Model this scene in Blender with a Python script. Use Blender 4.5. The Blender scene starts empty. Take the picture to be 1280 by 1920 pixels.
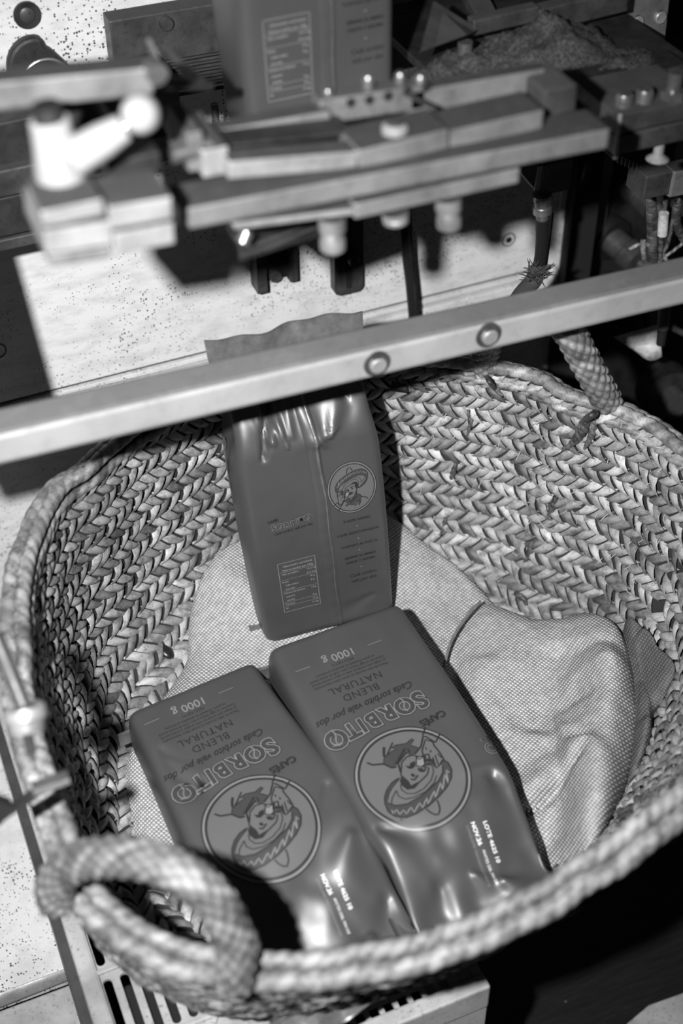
import bpy, bmesh, math, random
from mathutils import Vector, Matrix, noise
from mathutils.bvhtree import BVHTree
random.seed(7)
D = bpy.data; SC = bpy.context.scene; COL = SC.collection
V = Vector
# ------------------------------------------------------------ camera
F = 2600.0; TH = math.radians(42.5); YA = math.radians(22.4); RO = math.radians(-0.8)
CAM = V((0, 0, 1.22))
Fh = V((math.sin(YA), math.cos(YA), 0)); Rh = V((math.cos(YA), -math.sin(YA), 0)); UP = V((0, 0, 1))
FW = Fh*math.cos(TH) - UP*math.sin(TH); u0 = Fh*math.sin(TH) + UP*math.cos(TH)
RT = Rh*math.cos(RO) + u0*math.sin(RO); UU = u0*math.cos(RO) - Rh*math.sin(RO)
cd = D.cameras.new('camera'); cam = D.objects.new('camera', cd); COL.objects.link(cam)
cam.matrix_world = Matrix(((RT.x, UU.x, -FW.x, CAM.x), (RT.y, UU.y, -FW.y, CAM.y), (RT.z, UU.z, -FW.z, CAM.z), (0, 0, 0, 1)))
cd.sensor_fit = 'HORIZONTAL'; cd.sensor_width = 24.0; cd.lens = F/1280*24
cd.clip_start = 0.05; cd.clip_end = 20
cd.dof.use_dof = True; cd.dof.focus_distance = 1.27; cd.dof.aperture_fstop = 3.2
SC.camera = cam
# ------------------------------------------------------------ world, flash, exposure
w = D.worlds.new('world'); SC.world = w; w.use_nodes = True
w.node_tree.nodes['Background'].inputs[0].default_value = (1, 1, 1, 1)
w.node_tree.nodes['Background'].inputs[1].default_value = 0.03
LPOS = CAM - RT*0.160 + UU*0.035
ld = D.lights.new('camera_flash', 'SPOT'); ld.energy = 150; ld.shadow_soft_size = 0.014
ld.spot_size = math.radians(72); ld.spot_blend = 1.0
lo = D.objects.new('camera_flash', ld); COL.objects.link(lo); lo.location = LPOS
def ray(px, py): return FW + RT*((px-640)/F) - UU*((py-960)/F)
lo.rotation_euler = (CAM + ray(470, 1000)*1.2 - LPOS).to_track_quat('-Z', 'Y').to_euler()
SC.view_settings.view_transform = 'Standard'; SC.view_settings.look = 'None'
SC.view_settings.exposure = 0.0; SC.view_settings.gamma = 1.0; SC.view_settings.use_curve_mapping = False
def W(px, py, X=None, Y=None, Z=None, d=None):
    r = ray(px, py)
    if Z is not None: return CAM + r*((Z-CAM.z)/r.z)
    if Y is not None: return CAM + r*(Y/r.y)
    if X is not None: return CAM + r*(X/r.x)
    return CAM + r*d
# ------------------------------------------------------------ materials
def newmat(name, base=0.3, rough=0.5, metal=0.0, coat=0.0, spec=0.5):
    m = D.materials.new(name); m.use_nodes = True; b = m.node_tree.nodes['Principled BSDF']
    b.inputs['Base Color'].default_value = (base, base, base, 1); b.inputs['Roughness'].default_value = rough
    b.inputs['Metallic'].default_value = metal; b.inputs['Coat Weight'].default_value = coat
    b.inputs['Coat Roughness'].default_value = 0.2; b.inputs['Specular IOR Level'].default_value = spec
    return m, m.node_tree, b
def nd(nt, t, **k):
    n = nt.nodes.new(t)
    for a, v in k.items():
        if a in n.inputs.keys(): n.inputs[a].default_value = v
        else: setattr(n, a, v)
    return n
def g(v): return (v, v, v, 1)
def ramp(nt, src, stops):
    r = nt.nodes.new('ShaderNodeValToRGB'); e = r.color_ramp.elements
    while len(e) < len(stops): e.new(0.5)
    for el, (p, c) in zip(e, stops): el.position = p; el.color = g(c)
    nt.links.new(src, r.inputs[0]); return r.outputs[0]
def mixc(nt, a, b, fac, mode='MIX'):
    m = nt.nodes.new('ShaderNodeMixRGB'); m.blend_type = mode
    for i, x in ((0, fac), (1, a), (2, b)):
        if isinstance(x, (int, float)): m.inputs[i].default_value = x if i == 0 else g(x)
        else: nt.links.new(x, m.inputs[i])
    return m.outputs[0]
def coords(nt, kind='Object', scale=(1, 1, 1)):
    t = nt.nodes.new('ShaderNodeTexCoord'); mp = nt.nodes.new('ShaderNodeMapping'); mp.inputs['Scale'].default_value = scale
    nt.links.new(t.outputs[kind], mp.inputs[0]); return mp.outputs[0]
def noise_t(nt, vec, scale, detail=4, rough=0.6):
    n = nd(nt, 'ShaderNodeTexNoise', Scale=scale, Detail=detail, Roughness=rough); nt.links.new(vec, n.inputs['Vector']); return n.outputs[0]
def bump(nt, b, h, strength=0.3, dist=0.001):
    n = nd(nt, 'ShaderNodeBump', Strength=strength, Distance=dist); nt.links.new(h, n.inputs['Height']); nt.links.new(n.outputs[0], b.inputs['Normal'])
def metal(name, lo_, hi, rough=0.45, met=0.55, sc=30, stain=0.25, dust=0):
    m, nt, b = newmat(name, hi, rough, met); v = coords(nt)
    n1 = ramp(nt, noise_t(nt, v, sc, 6), [(0.3, lo_), (0.62, hi)])
    n2 = ramp(nt, noise_t(nt, v, sc*5, 4), [(0.30, 1-stain), (0.45, 1)])
    c = mixc(nt, n1, n2, 1.0, 'MULTIPLY')
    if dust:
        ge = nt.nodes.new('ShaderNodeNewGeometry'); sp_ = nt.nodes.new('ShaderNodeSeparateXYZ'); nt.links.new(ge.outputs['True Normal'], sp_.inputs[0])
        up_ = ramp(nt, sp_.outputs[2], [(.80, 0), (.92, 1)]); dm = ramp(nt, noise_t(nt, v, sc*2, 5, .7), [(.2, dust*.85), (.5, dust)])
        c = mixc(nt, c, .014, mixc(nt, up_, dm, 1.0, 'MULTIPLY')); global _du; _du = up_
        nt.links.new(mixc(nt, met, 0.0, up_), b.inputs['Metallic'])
    nt.links.new(c, b.inputs['Base Color'])
    rr_ = ramp(nt, noise_t(nt, v, sc*1.5), [(0.3, rough-.1), (0.7, rough+.15)])
    nt.links.new(mixc(nt, rr_, .85, _du) if dust else rr_, b.inputs['Roughness'])
    bump(nt, b, noise_t(nt, v, 400, 3), 0.15, 0.0004); return m
M = {}
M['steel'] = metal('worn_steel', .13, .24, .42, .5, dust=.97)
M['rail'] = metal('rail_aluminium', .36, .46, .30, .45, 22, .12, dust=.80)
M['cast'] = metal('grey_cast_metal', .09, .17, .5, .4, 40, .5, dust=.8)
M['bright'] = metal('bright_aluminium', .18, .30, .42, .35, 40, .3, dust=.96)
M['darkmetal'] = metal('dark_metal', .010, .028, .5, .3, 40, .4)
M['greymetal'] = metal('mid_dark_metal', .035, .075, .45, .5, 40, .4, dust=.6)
M['screw'] = metal('screw_steel', .16, .28, .28, .8, 60, .2)
M['black'] = newmat('black_rubber', .010, .55)[0]
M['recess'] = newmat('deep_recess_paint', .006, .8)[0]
M['cable'] = newmat('cable_sheath', .05, .45)[0]
M['white_knob'] = newmat('white_enamel', .24, .22, 0, .4)[0]
M['palepaper'] = metal('pale_crumpled_paper', .25, .55, .7, 0, 60, .5)
def m_panel():
    m, nt, b = newmat('speckled_white_paint', .62, .55); v = coords(nt)
    vo = nd(nt, 'ShaderNodeTexVoronoi', Scale=420.0); nt.links.new(v, vo.inputs['Vector'])
    dens = noise_t(nt, v, 9, 5, .65)
    th = nt.nodes.new('ShaderNodeMath'); th.operation = 'MULTIPLY'; nt.links.new(ramp(nt, dens, [(0.36, 0.10), (0.66, .52)]), th.inputs[0])
    sep = nt.nodes.new('ShaderNodeSeparateColor'); nt.links.new(vo.outputs['Color'], sep.inputs[0])
    nt.links.new(ramp(nt, sep.outputs[0], [(0.40, 0.0), (0.85, 1.0)]), th.inputs[1])
    lt = nt.nodes.new('ShaderNodeMath'); lt.operation = 'LESS_THAN'; nt.links.new(vo.outputs['Distance'], lt.inputs[0]); nt.links.new(th.outputs[0], lt.inputs[1])
    vo2 = nd(nt, 'ShaderNodeTexVoronoi', Scale=95.0); nt.links.new(v, vo2.inputs['Vector'])
    sep2 = nt.nodes.new('ShaderNodeSeparateColor'); nt.links.new(vo2.outputs['Color'], sep2.inputs[0])
    lt2 = nt.nodes.new('ShaderNodeMath'); lt2.operation = 'LESS_THAN'; nt.links.new(vo2.outputs['Distance'], lt2.inputs[0])
    nt.links.new(ramp(nt, sep2.outputs[1], [(0.82, 0.0), (1.0, .16)]), lt2.inputs[1])
    sm = noise_t(nt, coords(nt, 'Object', (1, 1, 3)), 26, 6, .7)
    base = ramp(nt, sm, [(0.30, .44), (0.55, .58)])
    c = mixc(nt, base, .05, lt.outputs[0]); c = mixc(nt, c, .02, lt2.outputs[0])
    st = ramp(nt, noise_t(nt, v, 7, 7, .75), [(0.60, 1.0), (0.74, .72)])
    nt.links.new(mixc(nt, c, st, 1.0, 'MULTIPLY'), b.inputs['Base Color'])
    bump(nt, b, noise_t(nt, coords(nt, 'Object', (1, 1, 5)), 160, 4), .08, .0005); return m
M['panel'] = m_panel()
def m_strip(name, lo_, hi):
    m, nt, b = newmat(name, .5, .42); b.inputs['Specular IOR Level'].default_value = .45
    at = nd(nt, 'ShaderNodeAttribute', attribute_name='tone'); uv = nt.nodes.new('ShaderNodeUVMap')
    mp = nt.nodes.new('ShaderNodeMapping'); mp.inputs['Scale'].default_value = (9, 1.0, 1); nt.links.new(uv.outputs[0], mp.inputs[0])
    fib = noise_t(nt, mp.outputs[0], 2.2, 5, .7)
    c = ramp(nt, at.outputs['Fac'], [(0, lo_), (1, hi)])
    c = mixc(nt, c, ramp(nt, fib, [(0.3, .55), (0.6, 1.05)]), 1.0, 'MULTIPLY')
    dirt = ramp(nt, noise_t(nt, coords(nt), 85, 6, .75), [(0.38, .25), (0.54, 1.0)])
    c = mixc(nt, c, dirt, .75, 'MULTIPLY')
    big = ramp(nt, noise_t(nt, coords(nt), 11, 3), [(0.35, .62), (0.6, 1.0)])
    nt.links.new(mixc(nt, c, big, 1.0, 'MULTIPLY'), b.inputs['Base Color'])
    bump(nt, b, fib, .5, .0006); return m
M['strip'] = m_strip('dried_palm_strip', .10, .47)
M['wrap'] = m_strip('palm_rim_wrap', .14, .42)
M['rope'] = m_strip('plaited_rope_fibre', .12, .34)
M['darkrope'] = m_strip('dark_lashing_fibre', .035, .16)
M['shell'] = newmat('basket_core', .02, .8)[0]
def m_burlap(name, hi, lo_):
    m, nt, b = newmat(name, hi, .85, spec=.2)
    uv = nt.nodes.new('ShaderNodeUVMap'); warp = noise_t(nt, coords(nt), 45, 3)
    def thread(ax):
        mp = nt.nodes.new('ShaderNodeMapping'); nt.links.new(uv.outputs[0], mp.inputs[0])
        mp.inputs['Rotation'].default_value = (0, 0, ax)
        wv = nd(nt, 'ShaderNodeTexWave', Scale=102.0, Distortion=1.1, Detail=2.0); wv.inputs['Detail Scale'].default_value = 1.0
        nt.links.new(mp.outputs[0], wv.inputs['Vector']); return wv.outputs['Fac']
    a, c = thread(1.15), thread(1.15+math.pi/2)
    mx = nt.nodes.new('ShaderNodeMath'); mx.operation = 'MULTIPLY'; nt.links.new(a, mx.inputs[0]); nt.links.new(c, mx.inputs[1])
    col = ramp(nt, mx.outputs[0], [(0.0, lo_), (0.22, hi)])
    v = ramp(nt, noise_t(nt, coords(nt), 160, 4, .7), [(0.3, .7), (0.62, 1.05)])
    nt.links.new(mixc(nt, col, v, 1.0, 'MULTIPLY'), b.inputs['Base Color'])
    bump(nt, b, mx.outputs[0], .8, .0011); return m
M['burlap'] = m_burlap('pale_burlap', .48, .13)
M['burlap2'] = m_burlap('dark_lining_cloth', .13, .06)
def m_bag():
    m, nt, b = newmat('satin_bag_film', .06, .42, 0, .10); b.inputs['Coat Roughness'].default_value = .3
    n = noise_t(nt, coords(nt), 60, 3); bump(nt, b, n, .06, .0008)
    nt.links.new(ramp(nt, noise_t(nt, coords(nt), 10, 2), [(0.3, .042), (0.7, .051)]), b.inputs['Base Color'])
    return m
M['bag'] = m_bag()
M['ink_dark'] = newmat('dark_ink', .016, .42)[0]
M['ink_dark2'] = newmat('dark_grey_ink', .036, .42)[0]
M['ink_light'] = newmat('pale_ink', .15, .4)[0]
M['ink_mid'] = newmat('grey_ink', .088, .40)[0]
M['ink_white'] = newmat('white_ink', .62, .5)[0]
M['foil'] = metal('crimped_foil_seal', .10, .17, .30, .45, 80, .2)
def m_crate():
    m, nt, b = newmat('grey_plastic', .42, .5); v = coords(nt)
    c = ramp(nt, noise_t(nt, v, 260, 4, .8), [(0.33, .12), (0.42, .36)])
    nt.links.new(mixc(nt, c, ramp(nt, noise_t(nt, v, 20, 4), [(.3, .6), (.6, 1)]), 1.0, 'MULTIPLY'), b.inputs['Base Color']); return m
M['crate'] = m_crate()
def m_floor():
    m, nt, b = newmat('black_stained_floor', .012, .5, spec=.3)
    s = noise_t(nt, coords(nt, 'Object', (3, 60, 1)), 8, 6, .7)
    c = ramp(nt, s, [(0.35, .004), (0.7, .014)])
    v = ramp(nt, noise_t(nt, coords(nt), 130, 2, .5), [(0.76, 0), (0.79, .14)])
    nt.links.new(mixc(nt, c, v, 1.0, 'ADD'), b.inputs['Base Color']); return m
M['floor'] = m_floor()
def m_grounds():
    m, nt, b = newmat('ground_coffee', .02, .8)
    nt.links.new(ramp(nt, noise_t(nt, coords(nt), 420, 3, .8), [(.4, .006), (.7, .07)]), b.inputs['Base Color']); return m
M['grounds'] = m_grounds()
# ------------------------------------------------------------ object helpers
def link(name, mesh, mat=None, parent=None, label=None, cat=None, group=None, kind=None, smooth=False, bevel=0):
    o = D.objects.new(name, mesh); COL.objects.link(o)
    if mat and not mesh.materials: mesh.materials.append(mat)
    if parent: o.parent = parent
    for k, v in (('label', label), ('category', cat), ('group', group), ('kind', kind)):
        if v: o[k] = v
    if smooth:
        mesh.polygons.foreach_set('use_smooth', [True]*len(mesh.polygons))
    if bevel:
        bv = o.modifiers.new('bevel', 'BEVEL'); bv.width = bevel; bv.segments = 2; bv.limit_method = 'ANGLE'; bv.angle_limit = .6
    return o
def empty(name, loc, label, cat, group=None):
    o = D.objects.new(name, None); COL.objects.link(o); o.location = loc; o.empty_display_size = .02
    o['label'] = label; o['category'] = cat
    if group: o['group'] = group
    return o
PW = {}
class MB:
    def __init__(s): s.v = []; s.f = []; s.sm = False
    def add(s, vs, fs): n = len(s.v); s.v += [tuple(v) for v in vs]; s.f += [tuple(i+n for i in f) for f in fs]; return s
    def frame(s, o, ax, ay, az):      # box from corner o with edge vectors
        p = [o, o+ax, o+ax+ay, o+ay, o+az, o+ax+az, o+ax+ay+az, o+ay+az]
        return s.add(p, [(0, 3, 2, 1), (4, 5, 6, 7), (0, 1, 5, 4), (1, 2, 6, 5), (2, 3, 7, 6), (3, 0, 4, 7)])
    def box(s, lo_, hi):
        lo_ = V(lo_); hi = V(hi); e = hi-lo_
        return s.frame(lo_, V((e.x, 0, 0)), V((0, e.y, 0)), V((0, 0, e.z)))
    def tube(s, pts, r, n=12, cap=True, rf=None):
        pts = [V(p) for p in pts]; rs = r if isinstance(r, (list, tuple)) else [r]*len(pts)
        t = (pts[1]-pts[0]).normalized(); a = t.orthogonal().normalized(); rings = []; vs = []
        for i, p in enumerate(pts):
            if 0 < i < len(pts)-1: t2 = (pts[i+1]-pts[i-1]).normalized()
            elif i: t2 = (pts[i]-pts[i-1]).normalized()
            else: t2 = t
            a = (a - t2*a.dot(t2)).normalized(); b = t2.cross(a)
            for k in range(n):
                q = 2*math.pi*k/n; rr = rs[i]*(rf(i, q) if rf else 1)
                vs.append(p + (a*math.cos(q)+b*math.sin(q))*rr)
        fs = [(i*n+k, i*n+(k+1) % n, (i+1)*n+(k+1) % n, (i+1)*n+k) for i in range(len(pts)-1) for k in range(n)]
        if cap: fs += [tuple(range(n))[::-1], tuple((len(pts)-1)*n+k for k in range(n))]
        s.sm = True; return s.add(vs, fs)
    def prism(s, poly, ext):
        n = len(poly); poly = [V(p) for p in poly]; vs = poly+[p+ext for p in poly]
        return s.add(vs, [tuple(range(n)), tuple(range(2*n-1, n-1, -1))]+[(i, i+n, (i+1) % n+n, (i+1) % n) for i in range(n)])
    def mesh(s, name):
        me = D.meshes.new(name); me.from_pydata(s.v, [], s.f)
        bm = bmesh.new(); bm.from_mesh(me); bmesh.ops.recalc_face_normals(bm, faces=bm.faces); bm.to_mesh(me); bm.free(); return me
    def build(s, name, mat, parent=None, bevel=0, smooth=None, **k):
        me = s.mesh(name); o = link(name, me, M[mat], None, bevel=bevel, **k)
        sm = s.sm if smooth is None else smooth
        if sm:
            me.polygons.foreach_set('use_smooth', [True]*len(me.polygons)); me.set_sharp_from_angle(angle=.7)
        if parent:
            o.parent = parent; o.matrix_parent_inverse = Matrix.Translation(parent.location).inverted()
        return o
def spline(pts, n=8, closed=False):
    pts = [V(p) for p in pts]; out = []; m = len(pts)
    for i in range(m if closed else m-1):
        if closed: a, b, c, d_ = (pts[(i+k) % m] for k in (-1, 0, 1, 2))
        else: a = pts[max(i-1, 0)]; b = pts[i]; c = pts[i+1]; d_ = pts[min(i+2, m-1)]
        for k in range(n):
            t = k/n; out.append(.5*((2*b)+(c-a)*t+(2*a-5*b+4*c-d_)*t*t+(3*b-a-3*c+d_)*t**3))
    if not closed: out.append(pts[-1])
    return out
def ebox(TL, TR, Y, bl, bk=None, dep=.02, Y2=None):
    """box whose front top edge runs between two sighted points, in the plane Y"""
    a = W(*TL, Y=Y); b = W(*TR, Y=Y2 or Y); h = a.z - W(*bl, Y=Y).z
    if bk: dep = max(W(*bk, Z=a.z).y - Y, .004)
    up = (b-a).cross(V((0, 1, 0))).normalized(); up = up if up.z > 0 else -up
    return a - up*h, b-a, V((0, dep, 0)), up*h
def screw(parent, p, n, r, mat='screw', h=None, name='screw', washer=0):
    n = n.normalized(); h = h or r*.8
    m = MB()
    if washer: m.tube([p, p+n*h*.35], washer, 20)
    m.tube([p, p+n*h*.8, p+n*h], [r, r, r*.86], 18); o = m.build(name, mat, parent)
    s = MB().tube([p+n*h, p+n*(h+.0002)], r*.5, 6, True); q = s.build('socket', 'recess', None)
    q.parent = o; q.matrix_parent_inverse = (Matrix.Translation(parent.location)).inverted()
    return o
# ============================================================ STRUCTURE
YP = 1.15
sm0 = W(0, 745, Y=YP).z; SEAM = .364
MB().box((-.30, YP, SEAM), (.742, YP+.012, 1.25)).build('wall_back', 'panel', kind='structure', label='white painted machine panel spotted with dark specks', bevel=.0008)
MB().box((-.30, YP-.004, .0), (.742, YP+.012, SEAM-.014)).build('wall_lower', 'panel', kind='structure', label='white painted lower panel under the dark seam', bevel=.0008)
MB().box((-.30, YP+.004, SEAM-.02), (.742, YP+.010, SEAM+.004)).build('trim_1', 'black', kind='structure', label='black gap between the two white panels')
MB().box((-.30, YP-.002, SEAM-.0095), (.74, YP+.004, SEAM-.004)).build('trim_2', 'panel', kind='structure', label='thin white strip in the seam of the panel', bevel=.0005)
MB().box((-.40, .740, -.03), (.05, YP, .0)).build('trim_3', 'panel', kind='structure', label='white speckled machine deck left of the basket', bevel=.0005)
MB().tube([(-.40, .738, -.012), (.05, .748, -.012)], .012, 20).build('trim_4', 'bright', kind='structure', label='bright rounded front edge of the deck')
MB().box((-.40, .69, -.045), (.05, .736, -.024)).build('trim_5', 'crate', kind='structure', label='grey lower ledge in front of the deck', bevel=.002)
MB().prism([W(1168, 1928, Z=-.178), W(1215, 1888, Z=-.178), W(1300, 1858, Z=-.178), W(1400, 1900, Z=-.178), W(1300, 2050, Z=-.178)], V((0, 0, .004))).build('trim_7', 'crate', kind='structure', label='worn pale patch of flooring at the lower right corner', bevel=.0005)
MB().box((-.8, -.4, -.20), (1.6, 1.4, -.18)).build('floor', 'floor', kind='structure', label='black stained floor under the crate')
# right recess behind pillar
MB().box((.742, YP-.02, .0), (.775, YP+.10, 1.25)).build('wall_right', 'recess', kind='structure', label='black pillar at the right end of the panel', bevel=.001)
MB().box((.735, 1.145, .30), (.745, 1.149, .60)).build('trim_6', 'panel', kind='structure', label='white edge strip of the panel beside the pillar')
MB().box((.775, YP+.06, -.15), (1.8, YP+.08, 1.25)).build('wall_far', 'darkmetal', kind='structure', label='dark machine wall behind the cable glands')
# ============================================================ BASKET
BC = V((.34, .70)); ZF = .20
tr = [(1280,800,.45),(1200,755,.452),(1150,733,.452),(1100,733,.452),(1000,680,.452),(900,662,.452),(150,850,.45),(60,925,.45),(15,1017,.45),(-6,1110,.45),(-8,1200,.445),(0,1330,.43),
      (30,1440,.42),(72,1560,.41),(116,1684,.405),(154,1734,.40),(222,1790,.40),(310,1834,.40),(435,1854,.40),(560,1864,.40),(685,1850,.40),(765,1834,.402),(890,1797,.41),(1020,1742,.42),(1140,1668,.43),(1280,1572,.44)]
keys = []
for px, py, z in tr:
    p = W(px, py, Z=z); dx, dy = p.x-BC.x, p.y-BC.y; keys.append((math.atan2(dy, dx), math.hypot(dx, dy), z))
keys += [(math.radians(a), r, .45) for a, r in ((78, .298), (92, .30), (107, .305), (-15, .315), (-38, .31), (-2, .312))]
keys.sort(); PH = [k[0] for k in keys]; n_ = len(keys)
def rim(phi):
    phi = (phi+math.pi) % (2*math.pi)-math.pi; tr_ = tz = ws = 0
    for a, r, z in keys:
        dlt = (phi-a+math.pi) % (2*math.pi)-math.pi; wt = math.exp(-(dlt/.09)**2)+1e-9; tr_ += r*wt; tz += z*wt; ws += wt
    return tr_/ws-.009-.006*max(0, math.cos(phi+1.2)), tz/ws-.006
RIMT = [rim(-math.pi+2*math.pi*i/720) for i in range(721)]
def rimq(phi):
    x = ((phi+math.pi) % (2*math.pi))/(2*math.pi)*720; i = int(x); f = x-i; a = RIMT[i]; b = RIMT[min(i+1, 720)]
    return a[0]*(1-f)+b[0]*f, a[1]*(1-f)+b[1]*f
prof = spline([(1.0, 1.0, 0), (1.0, .8, 0), (.985, .55, 0), (.95, .3, 0), (.88, .10, 0), (.77, .01, 0), (.5, 0, 0), (.0, 0, 0)], 12)
pl = [0]
for a, b in zip(prof, prof[1:]): pl.append(pl[-1]+math.hypot((b.x-a.x)*.30, (b.y-a.y)*.25))
PLEN = pl[-1]
def prf(s):
    s = max(0, min(s, PLEN-1e-6))
    for i in range(len(pl)-1):
        if pl[i+1] >= s:
            f = (s-pl[i])/(pl[i+1]-pl[i]); return prof[i].x*(1-f)+prof[i+1].x*f, prof[i].y*(1-f)+prof[i+1].y*f
def S(phi, s, off=0.0):
    r, z = rimq(phi); a, b = prf(s); near = max(0, math.cos(phi-math.radians(-75)))**.8
    r = (r-.012)*a*(1-.25*near*(1-b)); r -= .010*near*math.sin(math.pi*b)
    if s > .02: r += .004*math.sin(3*phi+1)*min(1, s*8)*a*math.sin(s*17+phi*2)
    p = V((BC.x+r*math.cos(phi), BC.y+r*math.sin(phi), ZF+(z-ZF)*b))
    if off: p += Snorm(phi, s)*off
    return p
def Snorm(phi, s):
    e = 1e-3; s = min(s, PLEN-.004); c = S(phi+e, s)-S(phi-e, s); d_ = S(phi, s+e)-S(phi, s-e if s > e else 0)
    n = c.cross(d_).normalized(); t = V((BC.x, BC.y, ZF+.25))-S(phi, s)
    return n if n.dot(t) > 0 else -n
basket = empty('woven_basket', (BC.x, BC.y, .18), 'large round basket of plaited palm leaf with a thick bound rim and rope handles', 'basket')
def place(o): o.matrix_parent_inverse = Matrix.Translation(o.parent.location).inverted(); return o
NP, NS = 144, 40
vs = []; fs = []
for j in range(NS+1):
    for i in range(NP): vs.append(S(2*math.pi*i/NP, PLEN*.995*j/NS, -.003))
m = MB(); m.add(vs, [(j*NP+i, j*NP+(i+1) % NP, (j+1)*NP+(i+1) % NP, (j+1)*NP+i) for j in range(NS) for i in range(NP)])
m.v = m.v; SHV = [V(v) for v in m.v]; BV = BVHTree.FromPolygons(SHV, m.f)
# outer skin
vo = []
for j in range(NS+1):
    for i in range(NP):
        ph = 2*math.pi*i/NP; vo.append(S(ph, PLEN*.995*j/NS, -.013))
m.add(vo, [(j*NP+i, j*NP+(i+1) % NP, (j+1)*NP+(i+1) % NP, (j+1)*NP+i) for j in range(NS) for i in range(NP)])
m.add([vs[i] for i in range(NP)]+[vo[i] for i in range(NP)], [(i, (i+1) % NP, (i+1) % NP+NP, i+NP) for i in range(NP)])
m.sm = True; m.build('wall_core', 'shell', basket)
def hit(px, py, off=0.0):
    r = ray(px, py).normalized(); h = BV.ray_cast(CAM, r)
    if h[0] is None: return W(px, py, Z=ZF+.02)
    n = h[1] if h[1].dot(r) < 0 else -h[1]; return h[0]+n*off
def proj(p):
    q = V(p)-CAM; d_ = q.dot(FW); return 640+F*q.dot(RT)/d_, 960-F*q.dot(UU)/d_, d_
chips = []
def chip(phi, s, w_, p_, sgn, inner=True, band=0):
    """one plait strip lying over its neighbours: slanted, bulged across, dipping at both ends"""
    r = rimq(phi)[0]*max(prf(s)[0], .2); vs = []; NA, NB = 4, 3
    jr = random.uniform(-.0012, .0012); hh = random.uniform(.7, 1.4)
    for a in range(NA+1):
        ta = a/NA
        for b in range(NB+1):
            tb = b/NB; c = sgn*(ta-.5)*w_*1.05 + (tb-.5)*p_*.93 + jr
            ss = s + (ta-.5)*w_*1.22 + (tb-.5)*.0012*sgn
            h = (.0042*hh*math.sin(math.pi*min(1, max(0, ta*1.04)))**.6 + .0022*math.sin(math.pi*tb)-.0016 + .0020*(tb-.5)*sgn)
            if inner: vs.append(S(phi+c/max(r, .02), max(ss, .001), h))
            else: vs.append(S(phi+c/max(r, .02), max(ss, .001), -.0125-h))
    fs = [(a*(NB+1)+b, a*(NB+1)+b+1, (a+1)*(NB+1)+b+1, (a+1)*(NB+1)+b) for a in range(NA) for b in range(NB)]
    uv = [(b/NB, a/NA) for a in range(NA+1) for b in range(NB+1)]
    chips.append((vs, fs, uv, min(1, max(0, random.gauss(.55, .27))), inner))
COLW = .0135; s = .008; j = 0
while s < PLEN-.05:
    p_ = .0138; r = (rimq(0)[0])*max(prf(s)[0], .1); N = max(8, int(2*math.pi*r/p_)); sg = 1 if j % 2 == 0 else -1
    for i in range(N):
        phi = 2*math.pi*(i+.5*(j % 3))/N + s*.0; chip(phi, s + .015*i/N*1.0, COLW, p_*2*math.pi*r/(N*p_)*1.0, sg)
    j += 1; s += COLW*(1.0 if j % 3 else 1.10)
s = .01; j = 0
while s < .27:
    for i in range(138):
        phi = -math.pi+2*math.pi*i/138
        if phi < .35: chip(phi, s, COLW, .0138, 1 if j % 2 == 0 else -1, False)
    j += 1; s += COLW
def chipmesh(name, lst):
    vs = []; fs = []; tone = []; uvs = []
    for cv, cf, cu, t, _ in lst:
        n = len(vs); vs += [tuple(v) for v in cv]
        for f in cf: fs.append(tuple(i+n for i in f)); uvs += [(cu[i][0]+t*7, cu[i][1]+t*13) for i in f]
        tone += [t]*len(cv)
    me = D.meshes.new(name); me.from_pydata(vs, [], fs)
    at = me.attributes.new('tone', 'FLOAT', 'POINT'); at.data.foreach_set('value', tone)
    ul = me.uv_layers.new(name='UVMap'); ul.data.foreach_set('uv', [c for u in uvs for c in u])
    me.polygons.foreach_set('use_smooth', [True]*len(me.polygons)); return me
def score(c):
    if not c[4]: return 0
    x, y, d_ = proj(c[0][9])
    if not (770 < x < 1270 and y > 700+(x-900)*.25 and y < 1110) and not (170 < x < 330 and 1000 < y < 1290) and not (330 < x < 420 and 850 < y < 980): return 0
    a = [proj(c[0][k]) for k in (0, 3, 19, 16)]
    return abs(sum(a[i][0]*a[(i+1) % 4][1]-a[(i+1) % 4][0]*a[i][1] for i in range(4)))
chips.sort(key=score, reverse=True)
for c in chips[:300]: o = link('plait_strip', chipmesh('plait_strip', [c]), M['strip'], basket); place(o)
o = link('plaited_wall', chipmesh('plaited_wall', chips[300:]), M['strip'], basket, kind='stuff'); place(o)
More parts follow.
